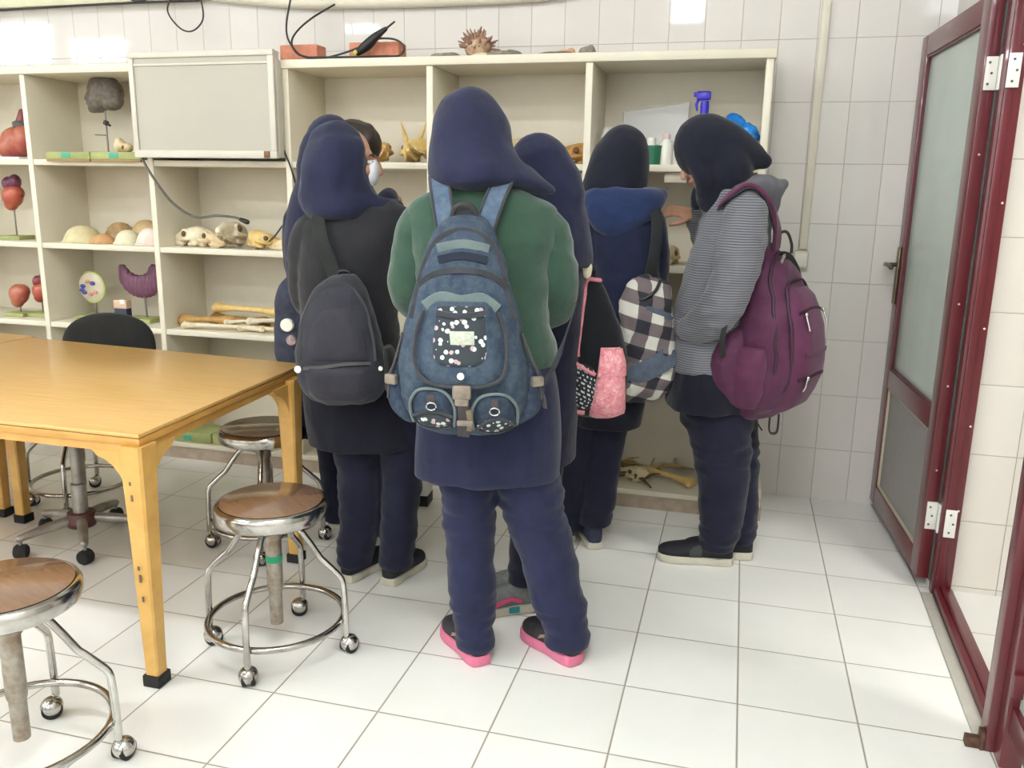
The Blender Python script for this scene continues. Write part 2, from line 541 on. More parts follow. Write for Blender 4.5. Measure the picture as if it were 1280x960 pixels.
obj('glazing_bead', beads(.645, H1 - .08), plain('burgundy_bead', (90, 36, 44), .4), leaf)
obj('glazing_bead', beads(H0 + .085, .565), m_bead, leaf)
# long handle plate with a lever on the room side (towards -x world = +y of the leaf)
hp = obj('handle_plate', MB().b2((leaf_len - .060, 0, .92), (leaf_len - .022, .010, 1.16), .004), m_brass, leaf)
obj('lever', MB().chain([(leaf_len - .04, .008, 1.085, .009), (leaf_len - .04, .05, 1.085, .009)], 10, 1).chain([(leaf_len - .035, .052, 1.086, .010), (leaf_len - .08, .055, 1.088, .009), (leaf_len - .135, .050, 1.080, .010)], 10, 4), m_brass, hp)
for z in (.24, .44, .74, 1.02, 1.5):
    obj('screw', MB().ell((-.001, -.022, z), (.004, .004, .004), 8, 6), m_screw, leaf)
obj('edge_seal', MB().b2((-.012, -.046, H0), (-.001, -.040, H1)), m_seal, leaf)
# hinges bridge leaf edge and jamb: plates face the camera
for zc in (1.745, .275):
    h = obj('hinge', MB().b2((-.008, -.040, zc - .05), (-.0005, -.006, zc + .05), .001), m_hinge, leaf)
    obj('knuckle', MB().chain([(-.030, -.047, zc - .052, .010), (-.030, -.047, zc + .052, .010)], 14, 1, False).b2((-.030, -.046, zc - .05), (-.004, -.040, zc + .05)), m_hinge, h)
    for (y, z) in ((-.016, .032), (-.024, 0), (-.016, -.032)):
        obj('screw', MB().ell((-.009, y, zc + z), (.002, .004, .004), 8, 6), m_hole, h)
    g = obj('hinge_leaf', MB().b2((.010, -.016, zc - .05), (.046, -.0125, zc + .05), .001), m_hinge, door)
    for (x, z) in ((.026, .032), (.036, 0), (.026, -.032)):
        obj('screw', MB().ell((x, -.017, zc + z), (.004, .002, .004), 8, 6), m_hole, g)
# glazed panel between the near jamb and the room corner
sp = thing('side_panel', '', '', (RW[0], RW[1], 0), RW[2]); sp.name = 'window_9'; sp['kind'] = 'structure'
for k in ('label', 'category'):
    if k in sp: del sp[k]
obj('post', MB().b2((0.0, -.965, 0), (.05, -.908, 2.05), .003), m_burg, sp)
obj('post', MB().b2((0.0, -1.75, 0), (.06, -1.70, 2.05), .003), m_burg, sp)
obj('bottom_rail', MB().b2((.008, -1.70, .10), (.05, -.965, .17), .003), m_burg, sp)
obj('top_rail', MB().b2((.008, -1.70, 1.98), (.05, -.965, 2.05), .003), m_burg, sp)
obj('glass_pane', MB().b2((.024, -1.70, .165), (.034, -.965, 1.985)), m_glass_pale, sp)
obj('latch_block', MB().b2((.0, -.978, .20), (.03, -.962, .26), .002), m_burg, sp)

# ------------------------------------------------------------------ fixtures on the back wall
m_pvc = plain('cream_pvc_conduit', (214, 208, 190), 0.45, var=.05)
m_greenish = plain('pale_green_trunking', (206, 204, 172), 0.45, var=.06)
tr = obj('cable_trunking', MB().b2((-5.2, YB - .05, 2.245), (-2.32, YB, 2.32), .004), m_greenish)
tag(tr, 'pale green cable trunking along the wall above the left shelves', 'trunking')
pp = MB().chain([(-2.34, YB - .028, 2.262, .027), (-1.9, YB - .028, 2.215, .027), (-1.4, YB - .028, 2.200, .027), (-.85, YB - .028, 2.198, .027), (-.6, YB - .028, 2.212, .027), (-.40, YB - .028, 2.26, .027), (-.2, YB - .028, 2.40, .027), (.0, YB - .028, 2.60, .027)], 14, 6, False)
tag(obj('conduit_pipe', pp, m_pvc), 'cream plastic pipe sagging along the top of the back wall', 'pipe')
vt = thing('wall_conduit', 'narrow white vertical conduit on the tiled wall right of the shelves', 'conduit', (.482, YB, 0))
obj('channel', MB().b2((-.017, -.020, 1.135), (.017, 0, 3.2), .003).xf(Matrix.Rotation(.006, 4, 'Y')), m_pvc, vt)
sk = thing('wall_socket', 'small cream socket box at the lower end of the vertical conduit', 'socket', (.482, YB, 1.09))
obj('box', MB().box((0, -.016, 0), (.062, .032, .075), .006), m_cream, sk)
obj('cover_plate', MB().box((0, -.034, 0), (.05, .006, .055), .002), m_white_plastic, sk)

# ------------------------------------------------------------------ display shelves
SY, SB = 1.405, YB - .004          # front and back of the shelf unit
CX = [-3.90, -3.200, -2.510, -1.780, -1.100, -.415, .285]
PT = .030
SZ = [1.475, 1.068, .665]
unit = thing('display_shelf', 'large cream painted open shelf unit along the back wall full of specimens', 'shelf unit', (0, 0, 0))
obj('top_panel', MB().b2((-4.6, SY - .012, 1.872), (CX[-1] + .022, SB, 1.908), .004), m_cream_edge, unit)
for i, x in enumerate([-4.6] + CX):
    obj('side_panel' if i in (0, len(CX)) else 'divider', MB().b2((x - PT / 2, SY, .085), (x + PT / 2, SB, 1.872), .003), m_cream_edge, unit)
xs = [-4.6] + CX
for i in range(len(xs) - 1):
    for z in SZ:
        obj('shelf_board', MB().b2((xs[i] + PT / 2, SY + .004, z - .028), (xs[i + 1] - PT / 2, SB, z), .003), m_cream_edge, unit)
obj('back_panel', MB().b2((-4.58, SB - .012, .085), (CX[-1] - PT / 2, SB - .002, 1.872)), m_cream, unit)
obj('base_slab', MB().b2((-4.6, SY - .006, .062), (.388, SB, .085), .003), m_cream_edge, unit)
obj('plinth', MB().b2((-4.6, SY, 0), (.392, SB, .062)), m_plinth, unit)
obj('base_block', MB().b2((.302, SY + .02, .085), (.388, SB, .135), .003), m_cream, unit)
obj('shelf_bracket', MB().b2((-.095, SY + .03, 1.405), (-.005, SY + .06, 1.447), .003), m_cream, unit)

# ------------------------------------------------------------------ white framed board on the shelf front
bd = thing('framed_board', 'white framed box board hung over the top shelf left of the bricks', 'board', (0, 0, 0))
bx0, bx1, bz0, bz1, by = -2.535, -1.795, 1.484, 1.946, 1.335
m_bframe = plain('white_board_frame', (204, 199, 186), 0.4, var=.03)
m_bpanel = plain('off_white_board_face', (178, 174, 160), 0.5, var=.04, vscale=3)
obj('box', MB().b2((bx0 + .004, by + .012, bz0 + .004), (bx1 - .004, SY - .0125, bz1 - .004), .003), m_bframe, bd)
obj('side_batten', MB().b2((bx1 - .03, by + .02, bz0 + .004), (bx1 + .003, SY - .001, bz1 - .04), .003), m_bframe, bd)
obj('face', MB().b2((bx0 + .02, by + .006, bz0 + .02), (bx1 - .02, by + .014, bz1 - .02)), m_bpanel, bd)
for (a, b, c, d) in ((bx0, bx1, bz0, bz0 + .034), (bx0, bx1, bz1 - .026, bz1), (bx0, bx0 + .026, bz0 + .034, bz1 - .026), (bx1 - .030, bx1, bz0 + .034, bz1 - .026)):
    obj('frame_bar', MB().b2((a, by - .004, c), (b, by + .02, d), .004), m_bframe, bd)
obj('inner_lip', MB().b2((bx0 + .026, by - .001, bz1 - .060), (bx1 - .03, by + .012, bz1 - .050), .002), m_bframe, bd)
obj('latch', MB().b2((bx1 - .062, by - .010, bz0 + .004), (bx1 - .034, by - .003, bz0 + .032), .002), plain('brown_latch', (120, 88, 50), .5), bd)

# ------------------------------------------------------------------ tables
def wood_mat():
    t = NT('honey_oak_laminate'); co = t.coord()
    g = t.noise(t.mapping(co, (3, 38, 38)), 2.0, 5, 0.6)
    b = t.noise(co, 1.6, 3)
    c = t.mix(t.ramp(g, .3, .7), lin((212, 171, 104)), lin((199, 154, 86)))
    c = t.mix(t.math('MULTIPLY', t.ramp(b, .4, .7), .35), c, lin((205, 158, 90)))
    t.set(c, 0.30)
    t.b.inputs['Coat Weight'].default_value = .25; t.b.inputs['Coat Roughness'].default_value = .15
    return t.m
m_wood = wood_mat()
m_woodleg = plain('honey_varnished_leg', (216, 172, 98), 0.4, rgb2=(196, 150, 76), vscale=7)
m_woodedge = plain('honey_table_edge', (204, 154, 82), 0.4, rgb2=(186, 136, 66), vscale=10)
m_scuff = plain('scuffed_paint', (110, 96, 84), 0.8)
TZ = .734
def table(name, label, quad, legs, scuffs=False):
    """quad: near right, far right, far left, near left corners of the top; legs: foot positions and their inward signs"""
    r = thing(name, label, 'table', (quad[0][0], quad[0][1], 0))
    ox, oy = quad[0]
    Q = [(x - ox, y - oy) for x, y in quad]
    obj('tabletop', MB().prism(Q, TZ - .012, TZ, bev=.004), m_wood, r)
    cx = sum(p[0] for p in Q) / 4; cy = sum(p[1] for p in Q) / 4
    def inset(d): return [(x + math.copysign(d, cx - x), y + math.copysign(d, cy - y)) for x, y in Q]
    obj('edge_band', MB().prism(inset(.002), TZ - .034, TZ - .013, bev=.003), m_woodedge, r)
    qi, qo = inset(.028), inset(.006)
    ap = MB()
    for i in range(4):
        j = (i + 1) % 4
        ap.prism([qo[i], qo[j], qi[j], qi[i]], TZ - .056, TZ - .032)
    obj('apron', ap, m_woodedge, r)
    for (fx, fy, sx, sy) in legs:
        x, y = fx - ox, fy - oy
        lg = MB(); rings = []
        for z, h in ((.02, .021), (.10, .022), (.45, .029), (.60, .033), (TZ - .034, .036)):
            rings.append([(x + a * h, y + b * h, z) for a, b in ((-.8, -1), (.8, -1), (1, -.8), (1, .8), (.8, 1), (-.8, 1), (-1, .8), (-1, -.8))])
        lg.rings(rings)
        L = obj('leg', lg, m_woodleg, r)
        # curved gussets under the apron
        for ax, sg in (('y', sx), ('x', sy)):
            pts = [(.030, TZ - .05), (.135, TZ - .05)] + [(.030 + .105 * (1 - math.sin(a)), TZ - .05 - .115 * (1 - math.cos(a)) - .02) for a in [rad(k) for k in (10, 25, 40, 55, 70, 90)]]
            p2 = [(sg * u, zz) for u, zz in pts]
            g = MB()
            if ax == 'y': g.prism([(x + u, zz) for u, zz in p2], y - .016, y + .016, 'y')
            else: g.prism([(y + u, zz) for u, zz in p2], x - .016, x + .016, 'x')
            obj('gusset', g, m_woodleg, L)
        obj('foot_cap', MB().prism([(x + a * .027, y + b * .027) for a, b in ((-1, -1), (1, -1), (1, 1), (-1, 1))], 0, .035, bev=.004), m_rubber, L)
        if scuffs and sx < 0 and fy < 0:
            random.seed(4)
            for z, h in ((.33, .022), (.36, .012), (.27, .016), (.56, .018), (.60, .01)):
                obj('scuff_mark', MB().box((x + random.uniform(-.006, .012), y - .0265 - z * .012, z), (.006, .003, h), .001), m_scuff, L)
    return r
table('work_table', 'large honey coloured wooden table in the left foreground', [(-1.240, -.383), (-1.287, .575), (-2.605, .685), (-2.605, -.372)],
      [(-1.266, -.359, -1, 1), (-1.293, .475, -1, -1), (-2.545, .49, 1, -1), (-2.545, -.30, 1, 1)], True)
table('work_table', 'second wooden table at the left edge behind the large one', [(-2.615, -.33), (-2.615, .72), (-3.9, .79), (-3.9, -.33)],
      [(-2.675, .52, -1, -1), (-2.675, -.27, -1, 1), (-3.84, .70, 1, -1), (-3.84, -.27, 1, 1)])

# ------------------------------------------------------------------ chrome stools
def seatwood():
    t = NT('glossy_brown_seat'); co = t.coord()
    c = t.mix(t.ramp(t.noise(t.mapping(co, (4, 30, 30)), 3, 4), .3, .7), lin((138, 106, 82)), lin((120, 90, 68)))
    c = t.mix(t.ramp(t.noise(co, 6, 3), .45, .7), c, lin((122, 98, 80)))
    t.set(c, 0.18); t.b.inputs['Coat Weight'].default_value = .6; t.b.inputs['Coat Roughness'].default_value = .08
    return t.m
m_seat = seatwood()
m_rust = plain('rusty_column', (176, 172, 162), 0.35, 0.7, rgb2=(140, 122, 104), vscale=25)
m_tape = plain('green_tape', (30, 150, 110), .6)
def make_stool(label, loc, rz, seat_h=.47, tape=False):
    r = thing('swivel_stool', label, 'stool', (*loc, 0), rz, 'chrome stools around the tables')
    S = seat_h
    obj('seat_rim', MB().lathe([(0, S - .052), (.145, S - .052), (.157, S - .045), (.162, S - .030), (.162, S - .012), (.157, S - .003), (.150, S), (.146, S - .002), (0, S - .002)], n=48), m_chrome, r)
    obj('seat_top', MB().lathe([(0, S - .001), (.143, S - .001), (.147, S + .001), (.143, S + .0035), (0, S + .004)], n=48), m_seat, r)
    obj('seat_plate', MB().lathe([(0, S - .085), (.028, S - .085), (.034, S - .078), (.10, S - .064), (.10, S - .053), (0, S - .053)], n=32), m_chrome, r)
    obj('column', MB().lathe([(0, .085), (.019, .085), (.0195, .19), (.0215, .19), (.0235, .20), (.0235, S - .12), (.029, S - .118), (.029, S - .084), (0, S - .084)], n=20), m_rust, r)
    if tape: obj('tape_band', MB().lathe([(.0235, .285), (.0245, .285), (.0245, .305), (.0235, .305)], n=20), m_tape, r)
    obj('foot_ring', MB().torus((0, 0, .105), .198, .0095, 56, 10), m_chrome, r)
    for k in range(4):
        a = math.pi / 2 * k + math.pi / 4
        ca, sa = math.cos(a), math.sin(a)
        path = [(.022, S - .095), (.066, S - .084), (.092, S - .098), (.140, S - .168), (.152, S - .180), (.196, S - .222), (.207, S - .240), (.210, S - .262), (.213, .15), (.214, .062)]
        lg = MB().chain([(q * ca, q * sa, z, .0095) for q, z in path], 10, 2)
        L = obj('leg', lg, m_chrome, r)
        cx, cy = .214 * ca, .214 * sa
        b = a + 1.1 + .8 * k
        ox, oy = .012 * math.cos(b), .012 * math.sin(b)
        cs = obj('caster', MB().chain([(cx, cy, .062, .006), (cx, cy, .045, .007)], 8, 1).ell((cx + ox, cy + oy, .031), (.028, .028, .026), 18, 12), m_chrome, L)
        w = MB()
        R = rzm(b)
        for sgn in (-1, 1):
            prof = [(.0, -.007), (.020, -.007), (.0255, -.004), (.0255, .004), (.020, .007), (0, .007)]
            ww = MB().lathe(prof, n=18, axis='y')
            ww.xf(Matrix.Translation((cx + ox, cy + oy, .0258)) @ R.to_4x4() @ Matrix.Translation((0, sgn * .012, 0)))
            w.add(ww.v, ww.f)
        obj('wheel', w, m_rubber, cs)
    return r
make_stool('chrome stool with brown seat beside the table corner leg, green tape on its column', (-1.040, -.095), rad(-37), .475, True)
make_stool('chrome stool cut off by the lower left corner of the picture', (-1.33, -.755), rad(-21), .475)
make_stool('chrome stool standing behind the right end of the table beside the girl in black', (-1.478, .585), rad(-20), .475)
make_stool('chrome stool pushed right under the table, only its legs and ring showing', (-2.468, .737), rad(-20), .475)

# ------------------------------------------------------------------ office chair
m_chairfab = fabric('dark_chair_fabric', (34, 34, 32), (26, 26, 25), weave=600)
m_chairmetal = plain('grey_chair_metal', (168, 166, 160), .35, .5, rgb2=(136, 128, 120), vscale=12)
m_chairred = plain('red_brown_chair_hub', (88, 50, 46), .5)
oc = thing('office_chair', 'black office chair behind the table, rounded backrest above the table edge', 'chair', (-2.134, .274, 0), rad(15))
b = MB().stack([(.58, 0, .455, .17, .018), (.62, 0, .455, .188, .026), (.70, 0, .465, .195, .030), (.77, 0, .478, .180, .028), (.815, 0, .488, .137, .024), (.840, 0, .494, .07, .016), (.846, 0, .496, .02, .006)], 32, 2.4)
obj('backrest', b, m_chairfab, oc)
obj('seat', MB().stack([(.455, 0, .19, .20, .19), (.47, 0, .19, .222, .212), (.50, 0, .19, .226, .216), (.515, 0, .19, .20, .19)], 36, 2.6), m_chairfab, oc)
obj('back_bar', MB().chain([(0, .1, .44, .018), (0, .34, .43, .018), (0, .47, .50, .018), (0, .475, .66, .018)], 10, 5), m_black, oc)
obj('column', MB().lathe([(0, .08), (.028, .08), (.028, .24), (.02, .245), (.02, .455), (0, .455)], (0, .12, 0), 20), m_chairmetal, oc)
obj('hub', MB().lathe([(0, .07), (.05, .07), (.06, .09), (.05, .125), (0, .13)], (0, .12, 0), 20), m_chairred, oc)
for k in range(5):
    a = rad(-62 + 72 * k)
    d = Vector((math.cos(a), math.sin(a), 0)); c0 = Vector((0, .12, 0))
    lg = MB().chain([(*(c0 + d * .04 + Vector((0, 0, .10))), .020), (*(c0 + d * .13 + Vector((0, 0, .092))), .018), (*(c0 + d * .22 + Vector((0, 0, .078))), .014)], 10, 4)
    L = obj('base_leg', lg, m_chairmetal, oc)
    p = c0 + d * .22
    cs = obj('caster_stem', MB().chain([(p.x, p.y, .078, .007), (p.x, p.y, .045, .007)], 8, 1), m_chairmetal, L)
    w = MB().lathe([(0, -.022), (.022, -.022), (.027, -.016), (.027, .016), (.022, .022), (0, .022)], n=18, axis='y')
    w.xf(Matrix.Translation((p.x, p.y, .027)) @ Matrix.Rotation(a + .9, 4, 'Z')); obj('wheel', w, m_rubber, L)
# ------------------------------------------------------------------ people: tools
YAW = 0.2584                                   # people stand square to the picture, turned like this in the room
m_skin = plain('skin', (196, 150, 124), 0.5, rgb2=(184, 134, 110), vscale=30, **{'Subsurface Weight': 0.08, 'Subsurface Scale': 0.01})
m_eye = plain('eye_white', (225, 222, 215), 0.25)
m_iris = plain('dark_iris', (40, 28, 22), 0.2)
m_hair = plain('black_brown_hair', (30, 24, 22), 0.45, rgb2=(52, 38, 30), vscale=60, bump=.3, bscale=120)
m_lip = plain('lips', (168, 100, 92), 0.45)
m_navy = fabric('navy_headscarf_cloth', (38, 41, 66), (31, 34, 56))
m_navyblack = fabric('blue_black_headscarf_cloth', (30, 32, 46), (24, 26, 38))
m_trouser = fabric('navy_trouser_cloth', (38, 42, 70), (31, 34, 58), fold=18)
m_trouser_dark = fabric('dark_navy_trouser_cloth', (32, 33, 52), (25, 26, 42), fold=18)
m_tunic = fabric('navy_school_tunic', (38, 41, 68), (32, 35, 59))
m_tunic_dark = fabric('blue_black_tunic', (28, 29, 40), (22, 23, 33))
m_green = fabric('green_knit_sweater', (54, 80, 65), (46, 71, 57), weave=500, sheen=.35)
m_blackjacket = fabric('black_cotton_jacket', (45, 45, 48), (37, 37, 40))
m_bluehood = fabric('blue_hoodie_fleece', (38, 54, 94), (31, 45, 80), sheen=.3)
m_bluedark = fabric('dark_blue_hoodie_fleece', (31, 37, 64), (25, 30, 52), sheen=.25)
m_coat = fabric('dark_navy_coat_cloth', (34, 35, 56), (26, 27, 44))

def stripes_mat():
    t = NT('grey_striped_jersey'); co = t.coord()
    sp = t.n('ShaderNodeSeparateXYZ'); t.l(co, sp.inputs[0])
    wob = t.math('MULTIPLY', t.noise(co, 9, 2), .012)
    f = t.math('FRACT', t.math('MULTIPLY', t.math('ADD', sp.outputs[2], wob), 118.0))
    s = t.ramp(t.math('ABSOLUTE', t.math('SUBTRACT', f, .5)), .16, .30)
    n1 = t.ramp(t.noise(co, 12, 3), .3, .7)
    a = t.mix(n1, lin((84, 85, 92)), lin((74, 75, 82)))
    t.set(t.mix(s, a, lin((126, 126, 132))), .9)
    t.bump(t.noise(co, 24, 3), .5, .006)
    t.b.inputs['Sheen Weight'].default_value = .2
    return t.m
m_stripe = stripes_mat()
m_greyhood = fabric('grey_jersey_hood', (112, 112, 118), (96, 96, 103))

def wr(amp, seed, s=(8, 8, 13), cuffs=None, camp=.006):
    sd = Vector((seed * 7.3, seed * 3.1, seed * 5.7))
    def f(co, n):
        p = Vector((co.x * s[0], co.y * s[1], co.z * s[2])) + sd
        a = amp * (.8 * noise.noise(p) + .4 * noise.noise(p * 2.1) + .9 * (.35 - abs(noise.noise(p * 1.3 + Vector((5, 9, 2))))))
        if cuffs:
            for z0, z1 in cuffs:
                if z0 < co.z < z1:
                    k = math.sin(math.pi * (co.z - z0) / (z1 - z0))
                    a += 1.6 * camp * k * noise.noise(Vector((co.x * 11, co.y * 11, co.z * 42)) + sd)
        return a
    return f

def cloth(name, mb, mat, parent, amp=.004, seed=1, voxel=.0075, s=(8, 8, 13), cuffs=None, camp=.006, iters=6):
    return obj(name, blob(mb, voxel, iters, .5, wr(amp, seed, s, cuffs, camp)), mat, parent)

def head_shapes(mb, M):
    h = MB()
    h.ell((0, -.012, .026), (.073, .092, .086))
    h.ell((0, .030, -.040), (.057, .058, .072))
    h.ell((0, .060, -.090), (.028, .026, .022))
    h.ell((0, .066, .020), (.050, .020, .020))
    for s in (-1, 1):
        h.ell((s * .038, .060, -.030), (.022, .020, .022))
        h.ell((s * .074, -.006, -.012), (.010, .018, .030))
    h.chain([(0, .084, .006, .009), (0, .100, -.022, .011), (0, .106, -.036, .013)], 10, 3)
    h.ell((0, .086, -.064), (.022, .010, .010))
    h.xf(M); mb.add(h.v, h.f)

def hood_cap(mb, M, back=0.0, k=1.0):
    h = MB()
    h.ell((0, -.028 - back, .028), (.092 * k, .098 * k, .104 * k))
    h.chain([(0, -.055 - back, -.02, .088 * k), (0, -.055 - back, -.09, .085 * k)], 18, 2)
    for s in (-1, 1):
        h.chain([(s * .060, .035 - back, .045, .030), (s * .070, .032 - back, -.02, .030), (s * .060, .035 - back, -.075, .032), (s * .035, .045 - back, -.120, .034)], 12, 3)
    h.xf(M); mb.add(h.v, h.f)

def face_parts(parent, M):
    for s in (-1, 1):
        e = obj('eye', MB().ell((s * .031, .078, -.004), (.013, .010, .008)).xf(M), m_eye, parent)
        obj('iris', MB().ell((s * .031, .0865, -.004), (.0055, .003, .0055)).xf(M), m_iris, e)
        obj('eyebrow', MB().chain([(s * .014, .087, .017, .003), (s * .031, .087, .022, .0035), (s * .048, .078, .017, .002)], 8, 3).xf(M), m_hair, parent)
    obj('mouth', MB().chain([(-.020, .089, -.065, .003), (0, .096, -.063, .005), (.020, .089, -.065, .003)], 8, 3).xf(M), m_lip, parent)

def hand_shapes(mb, wrist, d, nrm, thumb_side=1, curl=25, sc=1.0):
    """d: direction of the fingers, nrm: direction the back of the hand faces"""
    d = Vector(d).normalized(); nrm = Vector(nrm); nrm = (nrm - d * nrm.dot(d)).normalized()
    x = d.cross(nrm)
    M = Matrix.Translation(Vector(wrist)) @ Matrix((x, d, nrm)).transposed().to_4x4() @ Matrix.Scale(sc, 4)
    h = MB()
    rings = []
    for y, w, t in ((-.02, .026, .020), (.0, .027, .019), (.025, .034, .016), (.06, .040, .014), (.085, .039, .012), (.092, .032, .009)):
        rings.append([(w * math.cos(a), y, t * math.sin(a)) for a in [2 * math.pi * k / 16 for k in range(16)]])
    h.rings(rings)
    for i, (fx, L, sp) in enumerate(((.029, .068, .09), (.010, .076, .02), (-.010, .070, -.05), (-.028, .055, -.14))):
        fx *= thumb_side; sp *= thumb_side
        p = Vector((fx, .080, 0)); pts = [(*p, .0095)]; a = rad(6 + i * 2)
        for k, fr in enumerate((.42, .32, .26)):
            a += rad(curl * (.5 + .35 * k) + i * 2)
            p = p + Vector((math.sin(sp) * L * fr, math.cos(a) * L * fr, -math.sin(a) * L * fr))
            pts.append((*p, .0088 - .0010 * k))
        h.chain(pts, 10, 3)
    tx = thumb_side
    h.chain([(.026 * tx, .012, -.006, .013), (.046 * tx, .036, -.014, .0115), (.056 * tx, .060, -.022, .010), (.056 * tx, .082, -.030, .0085)], 10, 3)
    h.xf(M); mb.add(h.v, h.f)

def foot(heel, d):
    h = Vector((heel[0], heel[1], .088)); d = Vector((d[0], d[1], 0)).normalized()
    return tuple(h + d * .055), tuple(d)

def body_mesh(c):
    mb = MB()
    hx, hy, hz = c['hip']; qx, qy, qz = c['chest']; nx, ny, nz = c['neck']
    f = c.get('slim', 1.0); sw = c.get('swap', 0)      # swap: turned sideways, so depth and width change places
    def R(a, b): return (b * f, a * f) if sw else (a * f, b * f)
    mb.stack([(hz - .12, hx, hy, *R(.12, .09)), (hz, hx, hy, *R(.155, .11)), ((hz + qz) / 2, (hx + qx) / 2, (hy + qy) / 2, *R(.125, .085)), (qz, qx, qy, *R(.145, .10)),
              (qz + .10, (qx + nx) / 2, (qy + ny) / 2, *R(.12, .07)), (nz - .03, nx, ny, *R(.055, .05))], 24, 2.2)
    HM = Matrix.Translation(Vector(c['head'])) @ Matrix.Rotation(c['hyaw'], 4, 'Z') @ Matrix.Rotation(c.get('hpitch', 0), 4, 'X')
    hc = Vector(c['head']); back = HM @ Vector((0, -.02, -.06))
    mb.chain([(nx, ny, nz - .05, .055), (*((Vector((nx, ny, nz)) + back) / 2), .05), (*back, .05)], 14, 3)
    head_shapes(mb, HM)
    for (sh, el, wri, hd, hn, ts, curl) in c['arms']:
        mid1 = (Vector(sh) + Vector(el)) / 2; mid2 = Vector(el).lerp(Vector(wri), .35)
        mb.chain([(*((Vector(c['chest']) + Vector(sh)) / 2 + Vector((0, 0, .03))), .055), (*sh, .052), (*mid1, .044), (*el, .036), (*mid2, .038), (*wri, .023)], 14, 4)
        hand_shapes(mb, wri, hd, hn, ts, curl)
    for (hj, kn, heel, hd) in c['legs']:
        an, fd = foot(heel, hd)
        calf = Vector(kn).lerp(Vector(an), .32)
        mb.chain([(*hj, .070), (*Vector(hj).lerp(Vector(kn), .5), .056), (*kn, .044), (*calf, .040), (*an, .028)], 14, 4)
        d = Vector((fd[0], fd[1], 0)).normalized(); a = Vector(an)
        mb.chain([(*(a - d * .012 + Vector((0, 0, -.040))), .022), (*(a + d * .06 + Vector((0, 0, -.040))), .023), (*(a + d * .14 + Vector((0, 0, -.048))), .017)], 12, 3)
    return blob(mb, c.get('voxel', .0065), 4, .5), HM

def person(label, base, c, rot=YAW):
    p = thing('person', label, 'person', (base[0], base[1], 0), rot, None)
    me, HM = body_mesh(c)
    obj('body', me, m_skin, p)
    face_parts(p, HM)
    return p, HM

def shoe(parent, heel, d, L, upper, sole, wid=1.0, sole_h=.028, extra=None):
    d = Vector((d[0], d[1], 0)).normalized()
    M = Matrix.Translation((heel[0], heel[1], 0)) @ Matrix((Vector((d.y, -d.x, 0)), d, Vector((0, 0, 1)))).transposed().to_4x4()
    u = MB()
    st = [(.0, .010, .050), (.02, .022, .066), (.06, .029, .076), (.18, .034, .086), (.36, .036, .082), (.52, .040, .066), (.70, .045, .052), (.85, .042, .044), (.95, .030, .036), (1.0, .012, .026)]
    u.stack([(y * (L - .008) + .004, 0, sole_h * .6 + h / 2, w * wid, h / 2 + .004) for y, w, h in st], 20, 2.4, 'y', 3)
    uo = obj('shoe', u.xf(M), upper, parent)
    out = [(0, .006), (.010, .018), (.04, .029), (.18, .036), (.36, .035), (.52, .040), (.70, .047), (.86, .044), (.96, .030), (1.0, .012)]
    pts = interp([(w * wid + .002, y * L) for y, w in out], 3)
    poly = pts + [(-x, y) for x, y in reversed(pts)]
    s = MB().prism(poly, 0.001, sole_h, bev=.005).xf(M)
    obj('sole', s, sole, uo)
    if extra: extra(uo, M, L)
    return uo

# ------------------------------------------------------------------ centre: girl in green sweater
B3 = (-.335, .058)
c3 = dict(hip=(-.09, .08, .80), chest=(-.112, .08, 1.16), neck=(-.125, .085, 1.36), head=(-.150, .125, 1.495), hyaw=rad(12), hpitch=rad(-22), slim=.82,
          arms=[((-.265, .08, 1.285), (-.318, .10, 1.07), (-.20, .235, 1.03), (.95, .25, .0), (0, -.2, 1), 1, 35),
                ((.042, .08, 1.285), (.098, .10, 1.06), (-.02, .255, 1.00), (-.95, .15, .0), (0, -.2, 1), -1, 35)],
          legs=[((-.155, .08, .70), (-.142, .07, .42), (-.098, -.058), (-.11, .21)), ((.0, .08, .70), (.07, .07, .42), (.182, -.045), (-.13, .17))])
P3, _ = person('person in green sweater and navy headscarf, back turned, wearing a blue denim backpack', B3, c3)
t = MB()
t.stack([(.50, -.150, .075, .082, .085), (.33, -.141, .055, .075, .080), (.17, -.131, .020, .069, .075), (.11, -.125, .002, .064, .064), (.070, -.122, -.004, .062, .060), (.038, -.120, -.006, .058, .055)][::-1] + [(.66, -.14, .08, .10, .11)], 24, 2.0)
t.stack([(.66, .0, .08, .11, .11), (.50, .030, .075, .098, .095), (.33, .082, .055, .088, .086), (.17, .126, .025, .076, .077), (.11, .145, .010, .070, .066), (.070, .150, .004, .068, .062), (.040, .150, .003, .063, .057)][::-1], 24, 2.0)
t.stack([(.60, -.09, .08, .17, .11), (.72, -.09, .08, .18, .12), (.86, -.09, .08, .16, .11)], 24, 2.2)
cloth('trousers', t, m_trouser, P3, .008, 3, s=(6, 6, 13), cuffs=[(.05, .24), (.36, .56)], camp=.007)
t = MB().stack([(.552, -.095, .08, .210, .145), (.57, -.094, .08, .211, .148), (.68, -.091, .08, .208, .150), (.80, -.095, .08, .198, .145), (.92, -.10, .08, .18, .13)], 32, 2.4)
cloth('tunic', t, m_tunic, P3, .010, 5, s=(8, 8, 2.5))
t = MB().stack([(.885, -.090, .08, .192, .140), (.905, -.092, .08, .197, .146), (1.0, -.105, .08, .190, .140), (1.15, -.112, .08, .190, .135), (1.24, -.114, .08, .212, .125), (1.295, -.114, .083, .216, .105), (1.335, -.116, .086, .190, .088), (1.36, -.12, .09, .135, .08), (1.385, -.125, .09, .085, .07), (1.40, -.125, .09, .06, .06)], 32, 2.3)
cloth('sweater', t, m_green, P3, .009, 7, s=(5, 5, 12))
